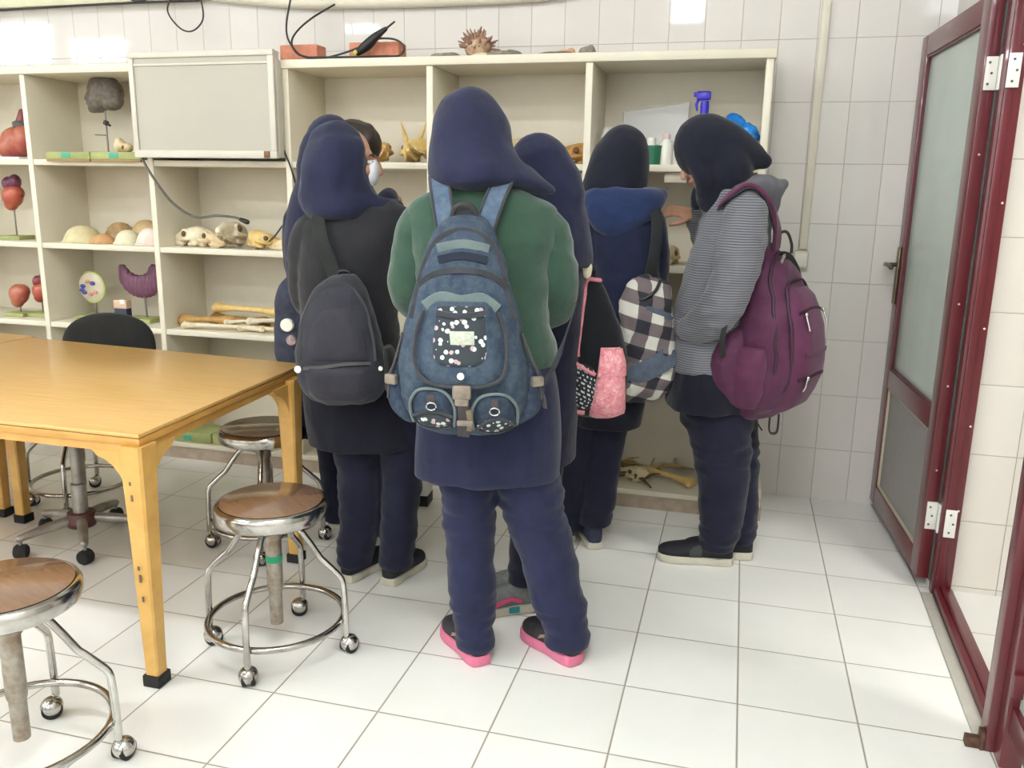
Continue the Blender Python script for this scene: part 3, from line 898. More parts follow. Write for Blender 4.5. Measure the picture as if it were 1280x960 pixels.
for k, ch in enumerate((lambda t: t.chain([(-.22, .085, 1.28, .060), (-.278, .085, 1.265, .068), (-.304, .088, 1.18, .068), (-.312, .10, 1.09, .064), (-.298, .15, 1.045, .058), (-.21, .23, 1.035, .044)], 16, 4), lambda t: t.chain([(-.01, .085, 1.28, .060), (.048, .085, 1.265, .068), (.078, .088, 1.18, .069), (.090, .10, 1.08, .066), (.078, .15, 1.03, .060), (-.01, .25, 1.005, .044)], 16, 4))):
    t = MB(); ch(t); cloth('sleeve', t, m_green, P3, .008, 8 + 40 * k, s=(8, 8, 12))
t = MB().stack([(1.362, -.130, .075, .070, .070), (1.370, -.130, .072, .100, .096), (1.388, -.130, .075, .124, .118), (1.415, -.130, .085, .131, .124), (1.45, -.138, .10, .122, .120), (1.487, -.146, .112, .111, .116), (1.55, -.149, .118, .099, .110), (1.60, -.153, .115, .073, .082), (1.622, -.153, .112, .043, .05), (1.632, -.153, .11, .012, .015)], 36, 2.0)
t.stack([(1.358, .035, .09, .050, .035), (1.372, .015, .085, .070, .055), (1.395, -.03, .08, .085, .080), (1.44, -.09, .095, .080, .085)], 24)
cloth('headscarf', t, m_navy, P3, .009, 9, s=(7, 7, 7))
m_pink = plain('pink_foam_sole', (216, 118, 148), .6, var=.08)
m_shoe3 = plain('dark_grey_mesh_shoe', (52, 50, 54), .7, rgb2=(38, 36, 40), vscale=40, bump=.2, bscale=220)
m_tan = plain('tan_shoe_trim', (150, 128, 112), .6)
def trim3(uo, M, L):
    obj('trim', MB().ribbon([(-.036, .05, .05), (-.0385, .10, .062), (-.039, .14, .045)], .010, .003, (0, .3, 1)).xf(M), m_tan, uo)
    obj('trim', MB().ribbon([(.036, .05, .05), (.0385, .10, .062), (.039, .14, .045)], .010, .003, (0, .3, 1)).xf(M), m_tan, uo)
    obj('outsole', MB().b2((-.030, .10, .0005), (.030, .19, .010), .003).xf(M), m_rubber, uo)
shoe(P3, (-.098, -.058), (-.11, .21), .245, m_shoe3, m_pink, 1.0, .034, trim3)
shoe(P3, (.182, -.045), (-.13, .17), .245, m_shoe3, m_pink, 1.0, .034, trim3)

# ------------------------------------------------------------------ left: girl in black jacket
B2 = (-.919, .422)
c2 = dict(hip=(-.09, .08, .80), chest=(-.11, .08, 1.14), neck=(-.12, .09, 1.30), head=(-.112, .100, 1.450), hyaw=rad(-84), hpitch=rad(0), slim=.82,
          arms=[((-.235, .08, 1.20), (-.262, .12, .98), (-.16, .25, 1.0), (.9, .3, .1), (0, -.2, 1), 1, 35),
                ((.02, .10, 1.22), (.05, .16, 1.02), (-.02, .27, 1.02), (-.8, .5, .1), (0, -.2, 1), -1, 35)],
          legs=[((-.14, .08, .68), (-.092, .08, .40), (-.135, -.03), (.10, .17)), ((.01, .08, .68), (.058, .08, .40), (.018, -.055), (.085, .19))])
P2, H2 = person('person in black jacket and navy headscarf at the left, black backpack on her back', B2, c2)
t = MB()
t.stack([(.66, -.115, .08, .10, .11), (.48, -.098, .08, .085, .09), (.35, -.092, .075, .077, .082), (.195, -.093, .045, .070, .075), (.10, -.100, .02, .066, .07), (.06, -.104, .012, .063, .066)][::-1], 24)
t.stack([(.66, .02, .08, .10, .11), (.48, .058, .08, .082, .09), (.35, .060, .075, .073, .08), (.195, .053, .04, .064, .072), (.10, .046, .005, .062, .068), (.06, .044, -.002, .060, .064)][::-1], 24)
t.stack([(.60, -.05, .08, .16, .11), (.74, -.08, .08, .165, .12), (.84, -.09, .08, .15, .11)], 24, 2.2)
cloth('trousers', t, m_trouser_dark, P2, .008, 13, s=(7, 7, 16), cuffs=[(.06, .2)], camp=.004)
t = MB().stack([(.485, -.075, .08, .184, .145), (.50, -.075, .08, .185, .146), (.64, -.090, .08, .184, .146), (.80, -.10, .08, .17, .13), (.90, -.11, .08, .15, .12)], 32, 2.4)
cloth('tunic', t, m_tunic_dark, P2, .006, 15, s=(11, 11, 4))
t = MB().stack([(.70, -.10, .08, .170, .135), (.80, -.108, .08, .170, .138), (.92, -.113, .08, .165, .135), (1.06, -.112, .08, .165, .130), (1.18, -.105, .08, .165, .125), (1.25, -.095, .085, .160, .105), (1.295, -.085, .09, .13, .085), (1.33, -.10, .09, .08, .07), (1.345, -.10, .09, .05, .05)], 32, 2.3)
t.chain([(-.18, .085, 1.245, .06), (-.235, .085, 1.205, .066), (-.258, .095, 1.11, .062), (-.262, .12, .99, .058), (-.23, .18, .97, .052), (-.165, .24, .998, .040)], 16, 4)
t.chain([(-.02, .09, 1.265, .062), (.035, .10, 1.262, .064), (.062, .12, 1.14, .062), (.055, .17, 1.03, .056), (.02, .22, 1.01, .050), (-.015, .265, 1.02, .040)], 16, 4)
cloth('jacket', t, m_blackjacket, P2, .005, 17, s=(7, 7, 14))
t = MB().stack([(1.262, -.138, .07, .10, .10), (1.29, -.135, .07, .122, .115), (1.325, -.134, .075, .132, .115), (1.389, -.146, .08, .114, .116), (1.454, -.144, .085, .104, .116), (1.505, -.138, .09, .090, .102), (1.535, -.134, .095, .064, .072), (1.550, -.131, .095, .03, .035)], 32)
hood_cap(t, H2, .002)
t.chain([(-.06, .05, 1.32, .05), (.0, .07, 1.305, .034), (.05, .12, 1.30, .024)], 12, 3)
cloth('headscarf', t, m_navy, P2, .010, 19, s=(7, 7, 7))
m_mask = plain('white_face_mask', (226, 226, 230), .8, var=.05)
obj('face_mask', MB().stack([(-.078, 0, .072, .030, .022), (-.060, 0, .078, .040, .024), (-.032, 0, .084, .044, .024), (-.008, 0, .086, .040, .018), (.004, 0, .084, .024, .014)], 20).xf(H2), m_mask, P2)
m_shoe2 = plain('black_canvas_shoe', (34, 34, 40), .85, bump=.2, bscale=260)
m_whitesole = plain('off_white_rubber_sole', (200, 194, 176), .6, var=.1, vscale=25)
shoe(P2, (.018, -.055), (.085, .19), .235, m_shoe2, m_whitesole, 1.0, .030)
shoe(P2, (-.135, -.03), (.10, .17), .235, m_shoe2, m_whitesole, 1.0, .030)

# ------------------------------------------------------------------ far left: girl behind her
B1 = (-1.15, .78)
c1 = dict(hip=(-.11, .02, .82), chest=(-.12, .02, 1.18), neck=(-.10, .03, 1.36), head=(-.018, .03, 1.482), hyaw=rad(-80), hpitch=rad(-13), slim=.80, swap=0,
          arms=[((-.22, .02, 1.25), (-.24, .06, 1.02), (-.12, .22, 1.02), (.7, .7, 0), (0, -.2, 1), 1, 35),
                ((.0, .02, 1.28), (.09, .0, 1.20), (.100, .085, 1.325), (0, 1, .05), (0, 0, 1), -1, 35)],
          legs=[((-.17, .03, .70), (-.15, .07, .42), (-.17, .07), (.9, .3)), ((-.05, .03, .70), (-.04, .03, .42), (-.05, .05), (.9, .3))])
P1, H1 = person('person in navy headscarf with dark hair showing, behind the girl in black jacket', B1, c1)
t = MB()
t.stack([(.03, -.125, .085, .058, .062), (.2, -.13, .08, .062, .066), (.42, -.14, .06, .072, .075), (.68, -.16, .03, .09, .09)], 22)
t.stack([(.03, -.0, .065, .058, .062), (.2, -.01, .06, .062, .066), (.42, -.03, .05, .072, .075), (.68, -.06, .03, .09, .09)], 22)
cloth('trousers', t, m_trouser_dark, P1, .004, 23, cuffs=[(.04, .18)], camp=.003)
t = MB().stack([(.42, -.12, .02, .155, .13), (.55, -.12, .02, .155, .13), (.80, -.12, .02, .150, .125), (1.05, -.13, .02, .150, .12), (1.2, -.125, .02, .150, .11), (1.29, -.115, .025, .12, .09), (1.34, -.10, .03, .07, .065)], 30, 2.3)
t.chain([(-.18, .02, 1.25, .055), (-.225, .02, 1.24, .058), (-.24, .06, 1.04, .052), (-.13, .20, 1.02, .042)], 14, 4)
t.chain([(-.04, .02, 1.28, .055), (.02, .015, 1.27, .052), (.085, .0, 1.215, .048), (.100, .025, 1.30, .044), (.100, .080, 1.33, .038)], 14, 4)
cloth('coat', t, m_coat, P1, .005, 25, s=(9, 9, 6))
t = MB().stack([(1.085, -.135, .02, .145, .125), (1.14, -.135, .02, .150, .13), (1.29, -.125, .02, .140, .125), (1.40, -.10, .025, .122, .118), (1.47, -.092, .03, .104, .115), (1.52, -.088, .03, .088, .100), (1.555, -.086, .03, .064, .074), (1.575, -.085, .03, .036, .042), (1.583, -.085, .03, .012, .015)], 30)
hood_cap(t, H1, .066, .88)
cloth('headscarf', t, m_navy, P1, .007, 27, s=(8, 8, 5))
t = MB()
for s in (-1, 1):
    t.chain([(0, .02, .104, .020), (s * .03, .035, .098, .022), (s * .058, .040, .070, .022), (s * .070, .030, .030, .016)], 12, 3)
t.ell((0, -.004, .046), (.084, .100, .080))
obj('hair', blob(t.xf(H1), .005, 4, .5, wr(.002, 3, (60, 60, 12))), m_hair, P1)
shoe(P1, (-.17, .07), (.9, .3), .23, m_shoe2, m_whitesole)
shoe(P1, (-.05, .05), (.9, .3), .23, plain('beige_shoe', (190, 168, 148), .7), m_whitesole)

# ------------------------------------------------------------------ behind the green sweater
B4 = (-.436, .442)
c4 = dict(hip=(.07, -.03, .78), chest=(.075, -.03, 1.10), neck=(.07, -.03, 1.27), head=(.035, -.02, 1.395), hyaw=rad(62), hpitch=rad(-20), slim=.70,
          arms=[((.0, -.12, 1.18), (-.05, -.10, .98), (-.20, .0, 1.0), (-.8, .5, .1), (0, -.2, 1), 1, 35),
                ((.10, .08, 1.18), (.04, .14, .98), (-.12, .20, 1.02), (-.8, .5, .1), (0, -.2, 1), -1, 35)],
          legs=[((.07, -.08, .68), (.06, -.09, .40), (.078, -.085), (-1, -.22)), ((.08, .03, .68), (.08, .03, .40), (.115, .035), (-1, -.12))])
P4, H4 = person('person in navy headscarf and dark tunic half hidden behind the girl in green', B4, c4)
t = MB()
t.stack([(.100, .026, -.10, .055, .055), (.2, .035, -.098, .062, .062), (.42, .055, -.09, .07, .07), (.66, .07, -.07, .085, .085)], 22)
t.stack([(.095, .062, .03, .055, .055), (.2, .07, .03, .062, .062), (.42, .08, .03, .07, .07), (.66, .08, .02, .085, .085)], 22)
cloth('trousers', t, m_trouser_dark, P4, .004, 33, cuffs=[(.10, .2)], camp=.003)
t = MB().stack([(.515, .055, -.02, .132, .155), (.56, .056, -.02, .132, .155), (.75, .065, -.025, .128, .15), (.95, .075, -.03, .118, .145), (1.10, .075, -.03, .118, .15), (1.19, .072, -.03, .105, .13), (1.25, .07, -.03, .075, .08)], 30, 2.3)
t.chain([(.03, -.10, 1.17, .055), (-.01, -.13, 1.13, .056), (-.05, -.12, .99, .05), (-.18, -.01, 1.0, .04)], 14, 4)
t.chain([(.09, .06, 1.17, .055), (.09, .09, 1.14, .056), (.04, .14, .99, .05), (-.10, .19, 1.02, .04)], 14, 4)
cloth('tunic', t, m_coat, P4, .005, 35, s=(10, 10, 5))
t = MB().stack([(1.135, .10, -.04, .118, .135), (1.19, .095, -.04, .124, .135), (1.30, .083, -.035, .115, .120), (1.36, .072, -.03, .106, .112), (1.422, .060, -.025, .100, .108), (1.47, .058, -.02, .080, .09), (1.50, .058, -.02, .048, .055), (1.512, .058, -.02, .012, .015)], 30)
hood_cap(t, H4, .0)
cloth('headscarf', t, m_navy, P4, .006, 37, s=(8, 8, 7))
m_grey_mesh = plain('grey_mesh_sneaker', (122, 124, 122), .7, rgb2=(104, 106, 106), vscale=60, bump=.2, bscale=240)
m_sneakpink = plain('pink_sneaker_stripe', (214, 78, 120), .6)
m_teal = plain('teal_sole_insert', (40, 140, 140), .6)
def trim4(uo, M, L):
    for s in (-1, 1):
        obj('stripe', MB().ribbon([(s * .036, .07, .046), (s * .040, .105, .060), (s * .043, .14, .050), (s * .046, .17, .036)], .013, .004, (0, .4, 1)).xf(M), m_sneakpink, uo)
        obj('sole_insert', MB().b2((s * .034 - .006, .075, .008), (s * .034 + .008, .125, .030), .003).xf(M), m_teal, uo)
    obj('laces', MB().tube([(-.018, .105, .088), (.018, .118, .082), (-.018, .130, .076), (.018, .143, .070), (-.018, .156, .064)], .0035, 8, 3).xf(M), m_sneakpink, uo)
    obj('outsole', MB().b2((-.036, .02, .0005), (.036, L - .03, .008), .003).xf(M), plain('dark_outsole', (110, 66, 66), .8), uo)
shoe(P4, (.078, -.085), (-1, -.22), .24, m_grey_mesh, m_whitesole, 1.0, .032, trim4)
shoe(P4, (.115, .035), (-1, -.12), .24, m_grey_mesh, m_whitesole, 1.0, .032, trim4)

# ------------------------------------------------------------------ girl in blue hoodie
B5 = (-.261, 1.0)
c5 = dict(hip=(.06, .02, .80), chest=(.075, .02, 1.14), neck=(.07, .03, 1.34), head=(.040, .06, 1.475), hyaw=rad(35), hpitch=rad(-24), slim=.70,
          arms=[((-.04, .03, 1.24), (-.07, .06, 1.02), (-.06, .24, 1.04), (-.1, 1, .1), (0, -.2, 1), 1, 35),
                ((.18, .03, 1.24), (.205, .06, 1.02), (.12, .24, 1.05), (-.4, .9, .1), (0, -.2, 1), -1, 35)],
          legs=[((-.02, .02, .68), (-.06, .02, .40), (-.10, -.05), (-.3, 1)), ((.085, .02, .68), (.045, .0, .40), (.0, -.105), (-.12, 1))])
P5, H5 = person('person in blue hoodie and dark headscarf facing the shelves, checked backpack', B5, c5)
t = MB()
t.stack([(.05, -.10, .0, .060, .062), (.2, -.09, .01, .064, .066), (.42, -.07, .02, .072, .075), (.68, -.03, .02, .09, .10)], 22)
t.stack([(.088, .003, -.052, .061, .061), (.2, .015, -.04, .065, .066), (.42, .038, .0, .072, .075), (.68, .08, .02, .09, .10)], 22)
cloth('trousers', t, m_trouser_dark, P5, .004, 43, cuffs=[(.09, .24)], camp=.004)
t = MB().stack([(.482, .036, .02, .134, .135), (.50, .038, .02, .134, .135), (.62, .055, .02, .134, .135), (.80, .075, .02, .135, .125), (.9, .08, .02, .12, .11)], 30, 2.4)
cloth('tunic', t, m_tunic_dark, P5, .005, 45, s=(11, 11, 4))
t = MB().stack([(.74, .085, .02, .14, .125), (.90, .092, .02, .135, .125), (1.05, .085, .02, .128, .12), (1.2, .072, .025, .130, .112), (1.28, .066, .03, .135, .10), (1.33, .062, .03, .10, .08), (1.37, .06, .035, .06, .06)], 30, 2.3)
t.chain([(.02, .03, 1.27, .058), (-.035, .03, 1.24, .060), (-.066, .05, 1.04, .054), (-.06, .20, 1.04, .042)], 14, 4)
t.chain([(.12, .03, 1.27, .058), (.170, .03, 1.245, .062), (.195, .045, 1.05, .058), (.19, .10, 1.0, .052), (.12, .22, 1.05, .042)], 14, 4)
cloth('hoodie', t, m_bluedark, P5, .005, 47, s=(8, 8, 13))
t = MB().stack([(1.205, .025, -.055, .035, .025), (1.235, .030, -.055, .080, .042), (1.28, .045, -.045, .125, .062), (1.325, .058, -.025, .152, .085), (1.36, .062, -.005, .150, .095), (1.378, .06, .0, .130, .085)], 30, 2.2)
t.chain([(.15, -.03, 1.335, .050), (.19, -.015, 1.350, .032), (.212, .0, 1.366, .014), (.216, .0, 1.378, .005)], 12, 3)
cloth('hood', t, m_bluehood, P5, .007, 48, s=(8, 8, 12))
t = MB().stack([(1.345, .030, .02, .112, .100), (1.372, .026, .025, .121, .105), (1.41, .034, .03, .118, .110), (1.453, .042, .035, .114, .112), (1.51, .050, .04, .102, .108), (1.567, .060, .045, .072, .082), (1.592, .061, .045, .045, .05), (1.604, .061, .045, .012, .015)], 30)
cloth('headscarf', t, m_navyblack, P5, .004, 49, s=(8, 8, 8))
m_shoe5 = plain('dark_blue_canvas_shoe', (52, 56, 80), .8, rgb2=(40, 44, 64), vscale=30)
shoe(P5, (.0, -.105), (-.12, 1), .235, m_shoe5, m_whitesole)
shoe(P5, (-.10, -.05), (-.3, 1), .235, m_shoe5, m_whitesole)

# ------------------------------------------------------------------ right: girl in grey striped hoodie
B6 = (.204, 1.022)
c6 = dict(hip=(-.02, -.03, .80), chest=(-.02, -.03, 1.12), neck=(-.06, -.02, 1.34), head=(-.118, -.01, 1.500), hyaw=rad(76), hpitch=rad(-26), slim=.75, swap=1, voxel=.005,
          arms=[((-.02, -.155, 1.27), (-.070, -.195, 1.02), (-.165, -.05, .895), (-.6, .75, -.1), (-.5, -.3, .6), 1, 35),
                ((-.05, .12, 1.26), (-.055, .23, 1.18), (-.105, .235, 1.288), (-.95, .12, .12), (.15, -.45, .85), -1, 40)],
          legs=[((-.03, -.09, .70), (-.035, -.10, .42), (.055, -.115), (-1, .17)), ((.03, .03, .70), (.06, .02, .42), (.145, -.055), (-1, .12))])
P6, H6 = person('person in grey striped hoodie reaching towards the shelf, burgundy backpack on her back', B6, c6)
t = MB()
t.stack([(.060, -.010, -.105, .064, .060), (.085, -.008, -.105, .070, .066), (.14, -.003, -.105, .079, .074), (.30, .0, -.10, .093, .082), (.44, -.015, -.09, .108, .092), (.60, -.04, -.07, .125, .11)], 24)
t.stack([(.055, .093, -.03, .056, .058), (.08, .094, -.03, .060, .064), (.14, .092, -.025, .068, .070), (.30, .086, .0, .072, .078), (.44, .07, .01, .08, .088), (.60, .03, .02, .10, .10)], 24)
t.stack([(.52, -.02, -.03, .135, .14), (.66, -.035, -.03, .135, .15), (.84, -.05, -.03, .12, .14)], 24, 2.2)
cloth('trousers', t, m_trouser_dark, P6, .006, 53, s=(8, 8, 15), cuffs=[(.06, .20), (.34, .52)], camp=.006)
t = MB().stack([(.598, -.075, -.04, .142, .165), (.62, -.075, -.04, .146, .168), (.70, -.07, -.035, .143, .165), (.80, -.065, -.03, .13, .15), (.86, -.06, -.03, .12, .14)], 30, 2.4)
cloth('tunic', t, m_tunic_dark, P6, .006, 55, s=(12, 12, 4))
t = MB().stack([(.735, -.078, -.03, .132, .155), (.765, -.077, -.03, .138, .160), (.915, -.066, -.02, .138, .140), (1.06, -.040, -.01, .138, .128), (1.20, -.012, -.01, .130, .125), (1.28, -.004, -.02, .112, .135), (1.335, -.010, -.03, .092, .115), (1.375, -.02, -.025, .07, .075), (1.395, -.03, -.02, .05, .05)], 32, 2.3)
sleeve = MB(); sleeve.chain([(.0, -.10, 1.305, .075), (-.010, -.160, 1.275, .078), (-.030, -.195, 1.17, .078), (-.062, -.208, 1.04, .074), (-.100, -.195, .950, .070), (-.148, -.125, .900, .058), (-.172, -.06, .895, .044)], 16, 4)
cloth('sleeve', sleeve, m_stripe, P6, .010, 61, s=(11, 11, 15))
t.chain([(-.03, .08, 1.28, .065), (-.045, .135, 1.25, .062), (-.052, .215, 1.185, .052), (-.070, .235, 1.225, .045), (-.098, .236, 1.275, .038)], 14, 4)
cloth('hoodie', t, m_stripe, P6, .009, 57, s=(8, 8, 12))
t = MB().chain([(-.02, -.075, 1.385, .030), (.045, -.055, 1.395, .040), (.085, -.02, 1.385, .050), (.125, .0, 1.385, .046), (.158, .01, 1.400, .022)], 14, 4)
t.chain([(.085, -.01, 1.385, .048), (.11, .0, 1.34, .045), (.115, .0, 1.295, .030), (.105, .0, 1.26, .014)], 14, 4)
cloth('hood', t, m_greyhood, P6, .004, 58, s=(9, 9, 9))
t = MB().ell((-.128, -.01, 1.525), (.112, .102, .112))
t.chain([(-.10, -.01, 1.53, .098), (-.02, -.01, 1.510, .078), (.045, -.01, 1.490, .050), (.078, -.01, 1.478, .030)], 18, 4)
t.chain([(-.10, -.01, 1.46, .080), (-.082, -.012, 1.40, .070), (-.095, -.02, 1.355, .060)], 16, 4)
t.chain([(-.10, .03, 1.40, .045), (-.125, .04, 1.36, .036), (-.135, .05, 1.325, .022)], 12, 3)
hood_cap(t, H6, -.014, 1.0)
cloth('headscarf', t, m_navyblack, P6, .004, 59, s=(9, 9, 9))
m_slip = plain('black_knit_slip_on', (26, 26, 32), .8, bump=.2, bscale=240)
m_band = plain('dark_grey_elastic_band', (60, 62, 62), .8)
def trim6(uo, M, L):
    o = MB().stack([(.120, 0, .053, .0395, .042), (.140, 0, .050, .0410, .039), (.165, 0, .045, .0435, .034)], 20, 2.4, 'y', 2).xf(M)
    obj('elastic_band', o, m_band, uo)
shoe(P6, (.055, -.115), (-1, .17), .285, m_slip, m_whitesole, 1.0, .030, trim6)
shoe(P6, (.145, -.055), (-1, .12), .27, m_slip, m_whitesole, 1.0, .030, trim6)
# ------------------------------------------------------------------ bags
def denim(name, c1, c2, c3):
    t = NT(name); co = t.coord()
    n = t.ramp(t.noise(co, 11, 5, .7), .32, .68); n2 = t.ramp(t.noise(co, 42, 4, .7), .42, .72)
    c = t.mix(n, lin(c1), lin(c2)); c = t.mix(t.math('MULTIPLY', n2, .55), c, lin(c3))
    t.set(c, .9); t.bump(t.noise(co, 320, 2), .3, .004)
    return t.m
m_denim = denim('washed_blue_denim', (55, 70, 90), (39, 52, 72), (90, 106, 108))
m_denim_dark = denim('dark_blue_denim', (44, 57, 80), (33, 44, 64), (76, 92, 98))
m_denim_strap = denim('light_blue_denim_strap', (80, 98, 122), (66, 84, 106), (110, 124, 132))
m_web = fabric('dark_grey_webbing', (66, 68, 74), (52, 54, 58), weave=700)
m_webbrown = fabric('brown_grey_webbing', (84, 78, 78), (66, 60, 62), weave=700)
m_greenweb = fabric('faded_grey_green_webbing', (112, 126, 122), (92, 104, 108), weave=700)
m_buckle = plain('tan_plastic_buckle', (138, 126, 112), .5, rgb2=(110, 100, 90), vscale=40)
m_steel = plain('steel_ring', (190, 190, 186), .25, 1.0)
m_whitedot = plain('white_badge', (232, 232, 220), .4)
def splotch(name, base, ca, cb, scale=60):
    t = NT(name); co = t.coord()
    v = t.n('ShaderNodeTexVoronoi'); v.inputs['Scale'].default_value = scale; t.l(co, v.inputs['Vector'])
    m = t.math('LESS_THAN', t.math('ADD', v.outputs['Distance'], t.math('MULTIPLY', t.noise(co, 90, 2), .25)), .52)
    wn = t.n('ShaderNodeTexWhiteNoise'); t.l(v.outputs['Color'], wn.inputs[0])
    keep = t.math('GREATER_THAN', wn.outputs[0], .22)
    cc = t.mix(t.math('GREATER_THAN', wn.outputs[0], .72), lin(ca), lin(cb))
    t.set(t.mix(t.math('MULTIPLY', m, keep), lin(base), cc), .8)
    return t.m
m_print = splotch('dark_flower_print', (44, 52, 58), (206, 214, 208), (186, 156, 160), 66)
m_label = plain('pale_cloth_label', (196, 200, 182), .8, rgb2=(168, 172, 156), vscale=120)

class Pack:
    """rounded bag body whose rear surface can be asked for, so pockets and zips sit on it"""
    def __init__(s, rows, back, pw=2.6):
        s.rows = [(z, cx, back - d, w, d) for z, cx, w, d in rows]; s.pw = pw
    def body(s, n=44): return MB().stack(s.rows, n, s.pw, 'z', 4)
    def at(s, z):
        R = s.rows
        if z <= R[0][0]: return R[0][1:]
        for a, b in zip(R, R[1:]):
            if a[0] <= z <= b[0]:
                t = (z - a[0]) / (b[0] - a[0]); return tuple(x + (y - x) * t for x, y in zip(a[1:], b[1:]))
        return R[-1][1:]
    def pt(s, dx, z, off=.004):
        cx, cy, w, d = s.at(z); k = min(abs(dx) / w, .985)
        return (cx + dx, cy - d * (1 - k ** s.pw) ** (1 / s.pw) - off, z)
    def band(s, path, w, t=.005, off=.004, side=None):
        pts = [s.pt(dx, z, off) for dx, z in interp(path, 4)]
        sd = []
        for i in range(len(pts)):
            d = Vector(pts[min(i + 1, len(pts) - 1)]) - Vector(pts[max(i - 1, 0)])
            sd.append(tuple(d.normalized().cross(Vector((0, -1, 0)))))
        return MB().ribbon(pts, w, t, sd, 1)
    def pipe(s, path, r, off=.003, sub=4):
        return MB().tube([s.pt(dx, z, off) for dx, z in interp(path, sub)], r, 8, 1)
    def patch(s, poly, t=.006, off=.002, nu=10, nv=10):
        """padded panel following the bag: poly = list of (z, dx left, dx right)"""
        rows = interp(poly, max(2, nv // max(1, len(poly) - 1)))
        P = [[s.pt(a + (b - a) * k / nu, z, off) for k in range(nu + 1)] for z, a, b in rows]
        m, n = len(P), nu + 1; vs = []; fs = []
        for i, r in enumerate(P):
            for j, p in enumerate(r):
                e = min(i, m - 1 - i, j, n - 1 - j)
                vs.append((p[0], p[1] - t * (0.25 if e == 0 else .8 if e == 1 else 1), p[2]))
        for i, r in enumerate(P):
            for p in r: vs.append((p[0], p[1] + .012, p[2]))
        o = m * n
        for i in range(m - 1):
            for j in range(n - 1):
                a = i * n + j
                fs.append([a, a + 1, a + n + 1, a + n]); fs.append([o + a, o + a + n, o + a + n + 1, o + a + 1])
        for i in range(m - 1):
            for j in (0, n - 1):
                a = i * n + j; fs.append([a, a + n, o + a + n, o + a])
        for j in range(n - 1):
            for i in (0, m - 1):
                a = i * n + j; fs.append([a, a + 1, o + a + 1, o + a])
        return MB().add(vs, fs)

# ---- denim backpack
dp = thing('backpack', 'faded blue denim backpack with printed front pocket on the girl in green', 'backpack', (*B3, 0), YAW)
D = Pack([(.735, -.142, .070, .045), (.755, -.142, .118, .075), (.80, -.144, .150, .092), (.86, -.146, .166, .100), (.92, -.150, .168, .100), (.97, -.154, .160, .096),
          (1.05, -.153, .143, .088), (1.13, -.153, .120, .078), (1.19, -.152, .105, .068), (1.25, -.152, .083, .054), (1.285, -.153, .060, .038), (1.303, -.154, .034, .02)], -.055)
obj('body', blob(D.body(), .006, 3, .5, wr(.004, 61, (12, 12, 14))), m_denim, dp)
obj('zip_band', D.band([(-.128, 1.05), (-.112, 1.12), (-.094, 1.19), (-.062, 1.245), (0, 1.268), (.062, 1.245), (.094, 1.19), (.112, 1.12), (.128, 1.05)], .013, .006), m_web, dp)
obj('zip_band', D.band([(-.112, 1.128), (-.07, 1.160), (0, 1.172), (.07, 1.160), (.112, 1.128)], .016, .006), m_web, dp)
obj('strap_slot', D.band([(-.060, 1.195), (0, 1.206), (.060, 1.195)], .020, .008), plain('dark_slot', (30, 36, 52), .9), dp)
obj('webbing_band', D.band([(-.064, 1.222), (0, 1.234), (.064, 1.222)], .022, .008), m_greenweb, dp)
obj('frill', D.band([(-.090, 1.085), (-.05, 1.108), (0, 1.100), (.05, 1.106), (.090, 1.080)], .026, .012, .012), m_greenweb, dp)
fp = obj('front_pocket', D.patch([(.895, -.06, .06), (.905, -.095, .095), (.95, -.112, .112), (1.02, -.108, .108), (1.085, -.085, .085), (1.10, -.06, .06)], .024), m_denim, dp)
obj('pocket_piping', D.pipe([(-.092, 1.075), (-.110, 1.02), (-.113, .95), (-.085, .905), (0, .892), (.085, .905), (.113, .95), (.110, 1.02), (.092, 1.075)], .005, .022), m_web, fp)
obj('print_panel', D.patch([(.945, -.03, .03), (.952, -.055, .055), (.98, -.066, .066), (1.04, -.062, .062), (1.088, -.058, .058)], .008, .024), m_print, fp)
obj('panel_zip', D.band([(-.058, 1.073), (0, 1.066), (.058, 1.073)], .014, .006, .034), m_web, fp)
obj('label', D.patch([(.998, -.022, .036), (1.03, -.026, .034)], .005, .033, 6, 4), m_label, fp)
# centre strap with buckle
cs = obj('centre_strap', D.band([(.0, .915), (0, .87), (.002, .81), (-.004, .755)], .030, .008, .020), m_webbrown, dp)
p = D.pt(0, .882, .032); obj('buckle', MB().box(p, (.046, .014, .036), .006).box((p[0], p[1] - .002, p[2] - .024), (.034, .012, .018), .004), m_buckle, cs)
p = D.pt(0, .922, .030); obj('snap_button', MB().lathe([(0, -.004), (.008, -.004), (.0095, 0), (0, .002)], p, 16, 'y'), m_whitedot, cs)
p = D.pt(.004, .80, .030); obj('slider', MB().box(p, (.040, .010, .014), .003), m_buckle, cs)
obj('strap_tail', D.band([(.014, .835), (.016, .80), (.012, .775)], .014, .006, .026), plain('tan_strap_tail', (122, 108, 88), .8), cs)
